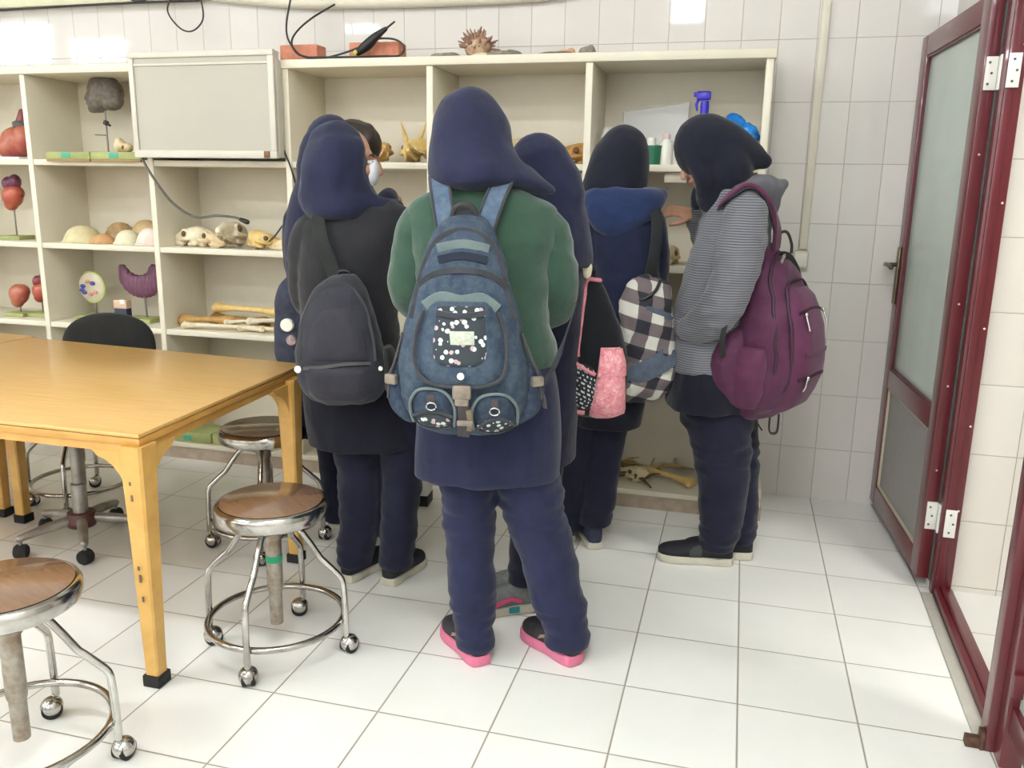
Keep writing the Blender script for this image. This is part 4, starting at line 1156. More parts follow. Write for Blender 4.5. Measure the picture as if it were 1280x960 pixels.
# two lower pockets
for s, zc in ((-1, .0), (1, -.012)):
    x = s * .078
    lp = obj('lower_pocket', D.patch([(.765 + zc, x - .035, x + .035), (.785 + zc, x - .052, x + .052), (.84 + zc, x - .056, x + .056), (.872 + zc, x - .040, x + .040), (.882 + zc, x - .02, x + .02)], .016), m_denim_dark, dp)
    obj('pocket_piping', D.pipe([(x - .054, .785 + zc), (x - .057, .84 + zc), (x - .036, .877 + zc), (x, .886 + zc), (x + .036, .877 + zc), (x + .057, .84 + zc), (x + .054, .785 + zc)], .004, .016), m_greenweb, lp)
    obj('ring_tab', D.band([(x, .872 + zc), (x, .848 + zc)], .018, .006, .020), m_webbrown, lp)
    q_ = D.pt(x, .842 + zc, .026)
    obj('metal_ring', MB().tube([Vector(q_) + Vector((.012 * math.cos(a), -.002 * math.sin(a), .010 * math.sin(a))) for a in [2 * math.pi * k / 20 for k in range(20)]], .0022, 8, 1, True), m_steel, lp)
    leaf_rows = [(.775 + zc, x - s * .05, x + s * .02)] if False else None
    a = [(.778 + zc, -.012, .012), (.786 + zc, -.034, .034), (.800 + zc, -.046, .046), (.814 + zc, -.030, .030), (.820 + zc, -.012, .012)]
    obj('print_panel', D.patch([(z + s * 0, x + l, x + r) for z, l, r in a], .005, .018, 8, 8), m_print, lp)
    obj('pocket_piping', D.pipe([(x - .050, .796 + zc - s * .012), (x - .02, .818 + zc - s * .004), (x + .02, .820 + zc - s * .004), (x + .050, .800 + zc - s * .012)], .0045, .020), m_web, lp)
    obj('pocket_piping', D.pipe([(x - .046, .786 + zc), (x, .772 + zc), (x + .046, .784 + zc)], .0035, .018), m_web, lp)
# side pockets with buckles
for s in (-1, 1):
    t = MB().stack([(.77, -.146 + s * .130, -.13, .022, .04), (.80, -.146 + s * .160, -.13, .032, .055), (.86, -.146 + s * .172, -.13, .034, .058), (.905, -.148 + s * .170, -.13, .026, .05), (.925, -.148 + s * .165, -.13, .014, .035)], 24, 2.4)
    sp_ = obj('side_pocket', blob(t, .006, 3, .5, wr(.003, 63 + s, (14, 14, 14))), m_denim_dark, dp)
    obj('side_strap', MB().ribbon([(-.152 + s * .150, -.175, 1.01), (-.148 + s * .170, -.18, .95), (-.146 + s * .188, -.175, .90), (-.146 + s * .196, -.17, .84)], .020, .005, (.3 * s, -1, 0)), m_webbrown, sp_)
    obj('buckle', MB().box((-.147 + s * .186, -.192, .892), (.034, .016, .026), .005, rzm(s * .5)), m_buckle, sp_)
obj('strap_tail', MB().ribbon([(.035, -.17, .88), (.055, -.165, .85), (.062, -.165, .815)], .022, .004, (.4, -1, 0)), m_webbrown, dp)
for s, path in ((-1, [(-.195, -.075, 1.235), (-.208, -.058, 1.30), (-.222, -.01, 1.362), (-.232, .07, 1.394), (-.236, .15, 1.352), (-.240, .218, 1.24), (-.255, .222, 1.10)]),
                (1, [(-.108, -.075, 1.235), (-.092, -.058, 1.30), (-.066, -.01, 1.368), (-.045, .07, 1.398), (-.040, .15, 1.352), (-.040, .218, 1.24), (-.02, .222, 1.10)])):
    st = obj('shoulder_strap', MB().ribbon(path, .052, .012, (1, 0, 0)), m_denim_strap, dp)
    for e in (-1, 1):
        obj('strap_edge', MB().tube([(x + e * .025, y - .004, z + .003) for x, y, z in path], .0045, 8, 5), m_web, st)
obj('grab_handle', MB().ribbon([(-.185, -.085, 1.292), (-.178, -.092, 1.318), (-.154, -.096, 1.330), (-.130, -.092, 1.318), (-.122, -.085, 1.292)], .030, .012, (0, 1, 0)).ribbon([(-.172, -.085, 1.298), (-.154, -.088, 1.312), (-.136, -.085, 1.298)], .022, .016, (0, 1, 0)), plain('dark_padded_handle', (54, 48, 52), .8), dp)
obj('lower_strap', MB().ribbon([(.02, -.075, .80), (.085, -.06, .90), (.124, -.02, 1.0), (.15, .06, 1.06)], .014, .004, (.3, .3, 1)), m_web, dp)

# ---- black backpack
bp = thing('backpack', 'plain black backpack on the girl in black jacket', 'backpack', (*B2, 0), YAW)
m_bpblack = fabric('black_backpack_nylon', (48, 50, 58), (40, 41, 48), rough=.7, weave=800)
m_bpblack2 = fabric('black_backpack_front', (54, 52, 60), (42, 41, 48), rough=.7, weave=800)
K = Pack([(.682, -.095, .065, .04), (.70, -.095, .105, .06), (.74, -.092, .134, .075), (.80, -.094, .143, .08), (.86, -.098, .140, .078), (.95, -.103, .120, .070), (1.03, -.100, .090, .058), (1.07, -.096, .066, .042), (1.095, -.092, .036, .022)], -.075)
obj('body', blob(K.body(), .006, 4, .5, wr(.006, 71, (11, 11, 11))), m_bpblack, bp)
obj('main_zip', K.band([(-.118, .84), (-.112, .92), (-.086, 1.01), (-.04, 1.062), (0, 1.072), (.04, 1.062), (.086, 1.01), (.112, .92), (.118, .84)], .010, .005), plain('black_zip_tape', (30, 30, 34), .6), bp)
fp = obj('front_pocket', K.patch([(.705, -.07, .07), (.73, -.098, .098), (.79, -.104, .104), (.826, -.10, .10)], .018), m_bpblack2, bp)
obj('pocket_zip', K.band([(-.104, .816), (-.03, .826), (.04, .836), (.104, .836)], .010, .006, .012), plain('grey_black_zip', (70, 66, 66), .6), fp)
obj('upper_panel', K.patch([(.845, -.09, .09), (.90, -.086, .086), (.96, -.068, .068), (1.0, -.04, .04)], .010), m_bpblack2, bp)
for dx, z, r in ((-.128, .808, .012), (.13, .815, .008)):
    obj('pin_badge', MB().lathe([(0, -.004), (r * .8, -.004), (r, 0), (r * .9, .003), (0, .003)], K.pt(dx, z, .006), 18, 'y'), m_whitedot, bp)
obj('net_pocket', MB().stack([(.74, .052, -.15, .012, .04), (.78, .060, -.15, .020, .05), (.85, .056, -.15, .020, .05), (.875, .05, -.15, .012, .04)], 20), fabric('dark_net_pocket', (46, 44, 44), (30, 30, 30)), bp)
for path in ([(-.118, -.085, 1.06), (-.140, -.078, 1.13), (-.168, -.066, 1.20), (-.185, -.025, 1.27), (-.19, .06, 1.315)],):
    obj('shoulder_strap', MB().ribbon(path, .042, .010, (1, 0, .1)), fabric('black_strap_web', (46, 48, 47), (38, 40, 39)), bp)
obj('grab_handle', MB().tube([(-.115, -.09, 1.083), (-.105, -.095, 1.105), (-.080, -.095, 1.105), (-.070, -.09, 1.083)], .006, 8, 4), m_black, bp)

# ---- denim shoulder bag of the girl behind, with badges
sb = thing('shoulder_bag', 'dark denim shoulder bag with round white badge at the far left girl', 'bag', (*B1, 0), YAW)
m_sbag = denim('faded_black_denim', (50, 54, 72), (40, 42, 54), (72, 80, 98))
t = MB().stack([(.70, -.225, -.06, .050, .04), (.73, -.232, -.06, .075, .055), (.84, -.235, -.06, .080, .06), (.95, -.228, -.06, .074, .055), (1.02, -.215, -.06, .055, .04), (1.05, -.205, -.06, .03, .02)], 26, 2.5)
obj('body', blob(t, .006, 4, .5, wr(.006, 75, (13, 13, 10))), m_sbag, sb)
obj('flap', MB().stack([(.90, -.252, -.096, .045, .022), (.95, -.248, -.096, .052, .026), (1.01, -.236, -.09, .046, .022), (1.045, -.222, -.075, .028, .014)], 20, 2.3), m_sbag, sb)
obj('strap', MB().ribbon([(-.205, -.07, 1.03), (-.19, -.09, 1.12), (-.165, -.105, 1.24), (-.14, -.07, 1.33)], .03, .006, (1, 0, 0)), m_sbag, sb)
for (x, z, r, mm, nm) in ((-.250, .868, .025, m_whitedot, 'badge'), (-.236, .812, .020, plain('pale_pink_badge', (178, 160, 158), .5, rgb2=(120, 96, 104), vscale=60), 'badge')):
    obj(nm, MB().lathe([(0, -.006), (r * .85, -.006), (r, -.001), (r, .03), (0, .03)], (x, -.124, z), 22, 'y'), mm, sb)

# ---- black and pink backpack
pk = thing('backpack', 'small black backpack with pink patterned pocket and white lettering', 'backpack', (*B4, 0), YAW)
m_pkblack = fabric('black_canvas', (26, 27, 32), (20, 21, 25))
t = NT('pink_marbled_cloth'); co = t.coord()
c = t.mix(t.ramp(t.noise(co, 42, 5, .75), .36, .66), lin((232, 168, 172)), lin((206, 104, 120)))
t.set(t.mix(t.ramp(t.noise(co, 90, 3, .7), .55, .7), c, lin((240, 204, 202))), .85); m_pkpink = t.m
m_pkpipe = plain('pink_piping', (214, 140, 148), .8, rgb2=(196, 112, 124), vscale=40)
t = NT('black_cloth_with_white_print'); co = t.coord()
br = t.n('ShaderNodeTexBrick'); br.offset = .37; br.squash = .7; br.squash_frequency = 3
br.inputs['Scale'].default_value = 1.0; br.inputs['Mortar Size'].default_value = .0035; br.inputs['Brick Width'].default_value = .017; br.inputs['Row Height'].default_value = .0135; br.inputs['Mortar Smooth'].default_value = 0
sp = t.n('ShaderNodeSeparateXYZ'); t.l(co, sp.inputs[0]); cb = t.n('ShaderNodeCombineXYZ')
t.l(t.math('ADD', sp.outputs[0], t.math('MULTIPLY', sp.outputs[1], .6)), cb.inputs[0]); t.l(t.math('ADD', sp.outputs[2], t.math('MULTIPLY', sp.outputs[0], .45)), cb.inputs[1]); t.l(cb.outputs[0], br.inputs['Vector'])
ink = t.math('MULTIPLY', t.math('SUBTRACT', 1.0, br.outputs['Fac']), t.math('GREATER_THAN', t.noise(co, 95, 1), .42))
t.set(t.mix(ink, lin((26, 27, 32)), lin((196, 200, 198))), .85); m_pklet = t.m
PK = Pack([(.655, .250, .055, .04), (.675, .248, .085, .06), (.74, .243, .100, .075), (.84, .240, .099, .075), (.92, .236, .088, .068), (1.0, .228, .066, .055), (1.06, .222, .046, .042), (1.10, .216, .026, .024)], .03)
obj('body', blob(PK.body(), .006, 4, .5, wr(.004, 81)), m_pkblack, pk)
obj('piping', PK.pipe([(.030, 1.092), (-.012, 1.094), (-.030, 1.04), (-.046, .97), (-.060, .90), (-.062, .865)], .0075, .006), m_pkpipe, pk)
obj('piping', PK.pipe([(-.088, .872), (-.066, .845), (-.030, .822), (-.008, .812)], .006, .008), m_pkpipe, pk)
obj('lettered_panel', PK.patch([(.685, -.084, -.010), (.74, -.099, -.008), (.82, -.099, -.010), (.845, -.092, -.04)], .006, .002, 10, 10), m_pklet, pk)
pc = obj('pink_pocket', PK.patch([(.655, .000, .060), (.668, -.028, .090), (.72, -.018, .092), (.79, -.006, .088), (.86, .004, .084), (.895, .010, .072)], .022, .002, 10, 12), m_pkpink, pk)
obj('pocket_flap', PK.patch([(.808, -.004, .090), (.85, .002, .088), (.892, .008, .078)], .008, .022, 10, 6), m_pkpink, pc)
obj('pale_tag', MB().chain([(.190, -.085, 1.165, .010), (.198, -.090, 1.14, .016), (.200, -.085, 1.115, .012)], 12, 3, flat=.5), plain('pale_tag', (216, 208, 178), .6), pk)
obj('corner_patch', PK.patch([(.668, -.070, -.042), (.69, -.084, -.040)], .012, .002, 6, 4), plain('pink_corner', (196, 128, 134), .85), pk)
obj('grab_handle', MB().tube([(.20, -.02, 1.10), (.205, -.03, 1.13), (.225, -.03, 1.13), (.232, -.02, 1.09)], .006, 8, 4), m_black, pk)
obj('shoulder_strap', MB().ribbon([(.20, .0, 1.085), (.175, -.05, 1.15), (.14, -.13, 1.20), (.06, -.19, 1.20), (.0, -.19, 1.10)], .035, .008, (0, .6, 1)), m_pkblack, pk)

# ---- checked backpack
ck = thing('backpack', 'black, brown and white checked backpack on the girl in blue hoodie', 'backpack', (*B5, 0), YAW)
t = NT('checked_cotton'); co = t.coord()
mp = t.mapping(co, (1, 1, 1), (0, 0, 0), (0, rad(-14), 0))
sp = t.n('ShaderNodeSeparateXYZ'); t.l(mp, sp.inputs[0])
gx = t.math('GREATER_THAN', t.math('FRACT', t.math('MULTIPLY', t.math('ADD', t.math('ADD', sp.outputs[0], t.math('MULTIPLY', sp.outputs[1], .5)), 5.0), 10.8)), .5)
gz = t.math('GREATER_THAN', t.math('FRACT', t.math('MULTIPLY', t.math('ADD', sp.outputs[2], 5.0), 10.8)), .5)
both = t.math('MULTIPLY', gx, gz); anyv = t.math('MAXIMUM', gx, gz)
t.set(t.mix(both, t.mix(anyv, lin((206, 204, 194)), lin((112, 100, 102))), lin((44, 44, 52))), .85)
t.bump(t.noise(co, 30, 3), .5, .008); m_check = t.m
m_ckgrey = denim('grey_blue_denim_panel', (84, 94, 110), (70, 80, 96), (104, 114, 124))
CK = Pack([(.605, .125, .045, .035), (.625, .135, .075, .055), (.68, .150, .095, .07), (.78, .155, .100, .075), (.90, .145, .098, .072), (.98, .142, .092, .062), (1.03, .145, .076, .05), (1.06, .150, .05, .035)], -.075, 2.3)
obj('body', blob(CK.body(), .006, 4, .5, wr(.014, 91, (13, 13, 13))), m_check, ck)
obj('gathered_top', blob(MB().chain([(.10, -.13, 1.0, .04), (.13, -.12, 1.05, .03), (.165, -.13, 1.02, .038), (.20, -.12, 1.03, .035), (.205, -.13, .99, .03)], 12, 4), .006, 3, .5, wr(.006, 93, (18, 18, 18))), m_check, ck)
obj('drawstring', MB().tube([(.09, -.185, .985), (.13, -.195, 1.0), (.165, -.185, 1.025), (.185, -.16, 1.06)], .006, 8, 4), m_black, ck)
obj('grey_panel', CK.band([(-.095, .70), (-.03, .735), (.04, .775), (.096, .815)], .075, .008), m_ckgrey, ck)
obj('grey_trim', CK.band([(-.01, .965), (.04, .952), (.086, .925)], .020, .008), m_ckgrey, ck)
for path in ([(.150, -.085, 1.03), (.158, -.125, 1.10), (.168, -.128, 1.18), (.172, -.105, 1.26), (.165, -.03, 1.335), (.16, .06, 1.33)],):
    obj('shoulder_strap', MB().ribbon(path, .042, .008, (1, .2, 0)), fabric('black_grey_strap', (44, 47, 48), (36, 38, 40)), ck)

# ---- burgundy backpack
rb = thing('backpack', 'large burgundy backpack with silver zip pulls on the girl in grey hoodie', 'backpack', (*B6, 0), YAW)
m_rb = fabric('burgundy_nylon', (90, 46, 74), (76, 37, 62), rough=.6, weave=800, fold=16)
m_rb2 = fabric('burgundy_nylon_front', (98, 50, 80), (83, 40, 66), rough=.6, weave=800, fold=16)
m_rbd = plain('dark_burgundy_zip', (54, 26, 44), .6)
m_zip = plain('silver_zip_pull', (214, 212, 206), .25, .9)
# built in its own turned frame: its rear faces right and a little to the camera
TH = rad(52)
RM = Matrix.Translation((.105, -.05, 0)) @ Matrix.Rotation(TH, 4, 'Z')
RB = Pack([(.560, -.0, .075, .035), (.580, -.0, .120, .065), (.64, .0, .155, .10), (.72, .0, .168, .12), (.82, .0, .172, .125), (.92, .0, .165, .118), (1.02, .0, .148, .10), (1.10, .0, .120, .078), (1.16, .0, .085, .055), (1.195, .0, .05, .03)], .06, 2.7)
def rbo(name, mb, mat, parent): return obj(name, mb.xf(RM), mat, parent)
me = blob(RB.body(), .007, 4, .5, wr(.014, 101, (8, 8, 8))); me.transform(RM)
obj('body', me, m_rb, rb)
fp = rbo('front_pocket', RB.patch([(.60, -.085, .085), (.64, -.118, .118), (.74, -.128, .128), (.86, -.124, .124), (.98, -.11, .11), (1.05, -.08, .08)], .030), m_rb2, rb)
rbo('pocket_zip', RB.pipe([(-.128, .70), (-.130, .80), (-.126, .90), (-.112, 1.0), (-.08, 1.062), (0, 1.078), (.08, 1.062), (.112, 1.0), (.126, .90)], .006, .006), m_rbd, fp)
rbo('main_zip', RB.pipe([(-.158, .72), (-.163, .82), (-.157, .92), (-.140, 1.02), (-.108, 1.105), (-.05, 1.155), (0, 1.165), (.05, 1.155), (.108, 1.105), (.140, 1.02)], .006, .004), m_rbd, rb)
rbo('pocket_zip', RB.band([(-.10, .975), (0, .985), (.10, .970)], .012, .006, .030), m_rbd, fp)
rbo('pocket_zip', RB.band([(-.118, .745), (0, .757), (.118, .745)], .012, .006, .031), m_rbd, fp)
rbo('seam_fold', RB.band([(-.10, .835), (0, .828), (.10, .836)], .010, .010, .028), m_rb, fp)
for (dx, z, L) in ((-.085, .955, .040), (-.085, .738, .034), (.10, .955, .03)):
    rbo('zip_pull', RB.band([(dx, z + .012), (dx - .002, z), (dx - .004, z - L)], .009, .004, .040).ell(RB.pt(dx, z + .014, .040), (.008, .006, .008), 10, 8), m_zip, fp)
zp = rbo('zip_pull', RB.band([(-.060, 1.135), (-.03, 1.150), (.0, 1.158)], .014, .007, .014), m_zip, rb)
rbo('compression_strap', RB.band([(.0, 1.16), (.06, 1.145), (.11, 1.095), (.138, 1.03)], .024, .012, .010), m_black, rb)
sp = MB().stack([(.63, -.150, -.02, .030, .05), (.70, -.172, -.03, .036, .065), (.80, -.178, -.03, .034, .068), (.85, -.172, -.03, .020, .06)], 22, 2.3)
me = blob(sp, .006, 3, .5, wr(.004, 103)); me.transform(RM); obj('side_pocket', me, m_rb2, rb)
obj('hip_wing', blob(MB().chain([(.0, -.14, .86, .055), (-.04, -.16, .80, .065), (-.02, -.15, .70, .065), (.04, -.13, .62, .05)], 14, 4), .007, 3, .5, wr(.005, 105)), m_rb, rb)
obj('shoulder_strap', MB().ribbon([(.128, -.075, 1.175), (.118, -.105, 1.24), (.088, -.132, 1.32), (.045, -.145, 1.375), (-.01, -.142, 1.398), (-.055, -.132, 1.366), (-.088, -.105, 1.325)], .046, .014, [(.6, .8, 0)] * 2 + [(.3, .95, 0)] * 2 + [(.1, 1, .1)] * 3), m_rb2, rb)
obj('strap_edge', MB().tube([(.102, -.126, 1.24), (.068, -.156, 1.315), (.030, -.172, 1.365), (-.012, -.170, 1.385), (-.060, -.160, 1.354), (-.098, -.120, 1.31)], .0035, 8, 5), m_black, rb)
obj('lower_strap', MB().ribbon([(-.075, -.255, .955), (-.080, -.250, .88), (-.070, -.225, .82)], .018, .004, (1, -.2, 0)), m_black, rb)
obj('grab_handle', MB().ribbon([(.125, -.06, 1.185), (.140, -.07, 1.232), (.165, -.07, 1.235), (.185, -.065, 1.195), (.188, -.06, 1.165)], .020, .010, (.3, 1, 0)), m_black, rb)
obj('web_loop', MB().ribbon([(.150, -.10, .585), (.148, -.11, .530), (.160, -.112, .515), (.178, -.11, .525), (.182, -.10, .585)], .016, .006, (.2, 1, 0)), m_black, rb)
obj('web_loop', MB().ribbon([(.085, -.12, .60), (.098, -.125, .560), (.118, -.125, .530)], .010, .005, (.2, 1, 0)), m_black, rb)
# ------------------------------------------------------------------ specimens on the shelves
Z1, Z2, Z3, Z0, ZT = SZ[0], SZ[1], SZ[2], .085, 1.908
m_bone = plain('aged_cream_bone', (222, 206, 168), .6, rgb2=(196, 172, 128), vscale=14, bump=.25, bscale=70)
m_bonepale = plain('pale_bone', (230, 220, 192), .6, rgb2=(206, 190, 158), vscale=16, bump=.25, bscale=70)
m_amber = plain('amber_varnished_bone', (204, 164, 92), .4, rgb2=(172, 122, 60), vscale=14, bump=.2, bscale=60)
m_yellow = plain('yellow_varnished_bone', (226, 196, 128), .45, rgb2=(204, 168, 98), vscale=16, bump=.2, bscale=60)
m_socket = plain('dark_bone_hollow', (96, 76, 54), .8)
m_gbase = plain('pale_green_base', (166, 172, 110), .6, rgb2=(150, 156, 98), vscale=14)
m_teallab = plain('teal_paper_label', (70, 164, 140), .7)
m_rod = plain('grey_metal_rod', (130, 126, 122), .4, .7)

def skull(name, label, loc, rz, L, mat, group, horns=False, tilt=0.0, hollow=True):
    """animal skull lying on the shelf; snout along local +x, length L"""
    r = thing(name, label, 'skull', loc, rz, group)
    k = L / .20
    R = Matrix.Rotation(tilt, 4, 'Y') @ Matrix.Scale(k, 4)
    t = MB()
    t.ell((-.055, 0, .050), (.050, .042, .044))
    t.chain([(-.03, 0, .055, .036), (.03, 0, .048, .027), (.075, 0, .036, .020), (.108, 0, .026, .014)], 14, 4)
    t.chain([(-.075, 0, .03, .024), (-.09, 0, .02, .016)], 10, 2)
    for s in (-1, 1):
        t.chain([(-.05, s * .036, .040, .010), (-.015, s * .050, .036, .008), (.022, s * .034, .034, .010)], 10, 4)
        t.torus((.0, s * .030, .058), .018, .006, 16, 8, 'y')
        t.chain([(.02, s * .018, .018, .010), (.06, s * .014, .014, .009), (.10, s * .008, .014, .007)], 10, 3)
        t.chain([(-.06, s * .026, .018, .012), (-.02, s * .024, .012, .010)], 10, 2)
    zmin = .0
    t.xf(R)
    zmin = min(v.z for v in t.v)
    t.xf(Matrix.Translation((0, 0, -zmin + .001)))
    me = blob(t, max(.0035, .0045 * k), 3, .5, wr(.0015, sum(map(ord, label)) % 97, (40, 40, 40)))
    base = obj('cranium', me, mat, r)
    S = Matrix.Translation((0, 0, -zmin + .001)) @ R
    if hollow:
        for s in (-1, 1):
            obj('eye_socket', MB().ell((.0, s * .036, .058), (.013, .008, .013), 12, 8).xf(S), m_socket, r)
        obj('nose_opening', MB().ell((.098, 0, .034), (.010, .009, .007), 12, 8).xf(S), m_socket, r)
    tt = MB()
    for s in (-1, 1):
        for i in range(6):
            tt.box((.03 + i * .011, s * (.019 - i * .0012), .0075), (.008, .007, .009), .002)
    obj('teeth', tt.xf(S), m_bonepale, r)
    if horns:
        for s in (-1, 1):
            obj('horn', MB().chain([(-.045, s * .022, .082, .012), (-.075, s * .036, .125, .010), (-.088, s * .052, .170, .005), (-.084, s * .06, .195, .002)], 12, 5).xf(S), mat, r)
    return r

def carapace(label, loc, rz, a, b, h, mat, group='turtle shells on the second shelf', tilt=0.0):
    r = thing('turtle_shell', label, 'shell', loc, rz, group)
    t = MB(); rings = []
    for (f, z) in ((1.0, .0), (1.04, .08), (1.0, .2), (.90, .45), (.72, .72), (.46, .91), (.2, .985), (.02, 1.0)):
        rings.append([(a * f * math.cos(q), b * f * math.sin(q) * (1 + .05 * math.cos(q)), h * z * 1.0 + .006) for q in [2 * math.pi * i / 32 for i in range(32)]])
    t.rings(rings)
    M = Matrix.Rotation(tilt, 4, 'X'); t.xf(M)
    zm = min(v.z for v in t.v); t.xf(Matrix.Translation((0, 0, -zm + .001)))
    obj('dome', t, mat, r, 2)
    rim = MB().tube([M @ Vector((a * 1.03 * math.cos(q), b * 1.03 * math.sin(q) * (1 + .05 * math.cos(q)), .010)) + Vector((0, 0, -zm + .001)) for q in [2 * math.pi * i / 36 for i in range(36)]], .006, 8, 1, True)
    obj('rim', rim, mat, r)
    return r

def long_bone(label, loc, rz, L, rr, mat, group, roll=0.0):
    r = thing('long_bone', label, 'bone', loc, rz, group)
    t = MB().chain([(-L / 2, 0, 0, rr * 1.5), (-L / 2 + rr * 2, 0, 0, rr * 1.15), (-L * .2, 0, .004, rr * .8), (L * .2, 0, .004, rr * .8), (L / 2 - rr * 2, 0, 0, rr * 1.15), (L / 2, 0, 0, rr * 1.4)], 12, 4)
    for e in (-1, 1):
        for s in (-1, 1):
            t.ell((e * (L / 2 + rr * .3), s * rr * 1.0, -rr * .2), (rr * 1.1, rr * 1.0, rr * 1.1), 12, 8)
    t.xf(Matrix.Rotation(roll, 4, 'Y'))
    zm = min(v.z for v in t.v); t.xf(Matrix.Translation((0, 0, -zm + .001)))
    obj('shaft', blob(t, max(.003, rr * .28), 3, .5, wr(.001, sum(map(ord, label)) % 89, (50, 50, 50))), mat, r)
    return r

# turtle shells (second shelf of the second bay)
m_sh = [plain('pale_green_white_shell', (216, 206, 164), .45, rgb2=(196, 182, 136), vscale=12), plain('brown_ridged_shell', (182, 152, 108), .5, rgb2=(146, 114, 74), vscale=30, bump=.3),
        plain('tan_shell', (196, 170, 124), .5, rgb2=(170, 140, 96), vscale=18), plain('orange_brown_shell', (206, 166, 116), .45, rgb2=(184, 136, 84), vscale=16),
        plain('white_shell', (228, 222, 196), .4, rgb2=(206, 200, 166), vscale=14), plain('pinkish_white_shell', (232, 214, 204), .5, rgb2=(216, 190, 178), vscale=14), plain('brown_knobbed_shell', (166, 112, 80), .5, rgb2=(116, 74, 54), vscale=26)]
carapace('largest pale domed shell at the left of the shell row', (-3.015, 1.50, Z2), .1, .098, .080, .085, m_sh[0])
carapace('brown ridged shell behind the orange one', (-2.895, 1.63, Z2), .2, .085, .065, .10, m_sh[1], tilt=.0)
carapace('tan shell at the back beside the brown knobbed one', (-2.755, 1.655, Z2), .2, .090, .065, .115, m_sh[2])
carapace('small orange brown shell low at the front', (-2.875, 1.475, Z2), .3, .060, .045, .048, m_sh[3])
carapace('white domed shell in the middle of the row', (-2.745, 1.50, Z2), .2, .066, .060, .070, m_sh[4])
carapace('pinkish white shell against the right divider', (-2.600, 1.475, Z2), .1, .068, .050, .085, m_sh[5])
r = thing('conch_shell', 'small brown knobbed shell beside the right divider', 'shell', (-2.615, 1.65, Z2), .4)
t = MB().ell((0, 0, .06), (.05, .05, .06)).ell((.015, 0, .125), (.032, .032, .035)).ell((.03, 0, .165), (.02, .02, .022))
for i in range(7): t.ell((.04 * math.cos(i * .9), .04 * math.sin(i * .9), .09), (.014, .014, .014), 10, 6)
obj('body_whorl', blob(t, .005, 3), m_sh[6], r)

# skulls beside the cord (second shelf, third bay)
G = 'pale animal skulls on the second shelf'
skull('animal_skull', 'long pale skull at the left end of the skull row', (-2.400, 1.52, Z2), rad(165), .22, m_bonepale, G)
skull('animal_skull', 'second pale skull from the left, snout to the right', (-2.275, 1.50, Z2), rad(-20), .20, m_bone, G)
skull('animal_skull', 'largest upright skull with dark holes facing the front', (-2.150, 1.475, Z2), rad(-80), .25, m_bonepale, G, tilt=-.25)
skull('animal_skull', 'small brownish skull right of the largest one', (-2.035, 1.53, Z2), rad(-60), .15, plain('brownish_bone', (196, 166, 136), .6, rgb2=(160, 124, 96), vscale=20), G)
skull('animal_skull', 'flat yellowish skull near the right end of the row', (-1.955, 1.48, Z2), rad(15), .18, m_yellow, G, tilt=.1)
skull('animal_skull', 'pale skull at the right end of the row partly behind the girl', (-1.850, 1.50, Z2), rad(200), .15, m_bone, G)
# long bones (third shelf, third bay)
G = 'long bones piled on the third shelf'
zb = Z3
for lab, x, y, z, rz_, L, rr, mm in (('longest bone lying in front along the shelf edge', -2.20, 1.455, 0, 2, .42, .013, m_bonepale), ('long bone right of the front one', -1.96, 1.462, 0, -3, .30, .013, m_bone),
        ('brownish bone at the left end of the pile', -2.36, 1.56, 0, 12, .24, .020, m_amber), ('dark amber bone in the middle of the pile', -2.19, 1.59, 0, -6, .30, .022, plain('brown_bone', (160, 122, 66), .5, rgb2=(124, 90, 46), vscale=18)),
        ('pale bone at the back right of the pile', -1.93, 1.60, 0, 4, .28, .022, m_bone), ('yellow bone leaning across the top of the pile', -2.13, 1.575, .062, -10, .40, .019, m_yellow),
        ('short pale bone on the right of the pile', -1.98, 1.525, .028, 20, .20, .014, m_bonepale), ('thin bone lying across the middle', -2.08, 1.515, .027, 24, .24, .010, m_bonepale)):
    long_bone(lab, (x, y, zb + z), rad(rz_), L, rr, mm, G)
# varnished skulls (top shelf, fourth and fifth bay)
G = 'varnished skulls on the top shelf'
skull('antelope_skull', 'yellow horned skull in the bay behind the girl in black', (-1.245, 1.55, Z1), rad(-75), .20, m_yellow, G, True, -.15)
skull('animal_skull', 'yellow jaw-like skull against the divider beside the horned one', (-1.165, 1.52, Z1), rad(-115), .19, m_yellow, G, tilt=-.35)
skull('animal_skull', 'amber skull beside the face of the girl with dark hair', (-1.395, 1.58, Z1), rad(-60), .19, m_amber, G, tilt=-.25)
skull('animal_skull', 'pale yellow rounded skull just above the half hidden headscarf', (-.735, 1.58, Z1), rad(-110), .24, m_bone, G, tilt=-.2)
skull('animal_skull', 'dark amber skull left of the pale one, near the tall headscarf', (-.835, 1.56, Z1), rad(-60), .19, m_amber, G)
skull('animal_skull', 'amber skull in the middle of its bay, right of the pale one', (-.615, 1.60, Z1), rad(-80), .20, m_amber, G, tilt=-.1)
skull('animal_skull', 'golden brown skull against the divider of the right bay', (-.500, 1.56, Z1), rad(-150), .21, plain('golden_brown_bone', (196, 150, 84), .4, rgb2=(160, 112, 54), vscale=14), G)

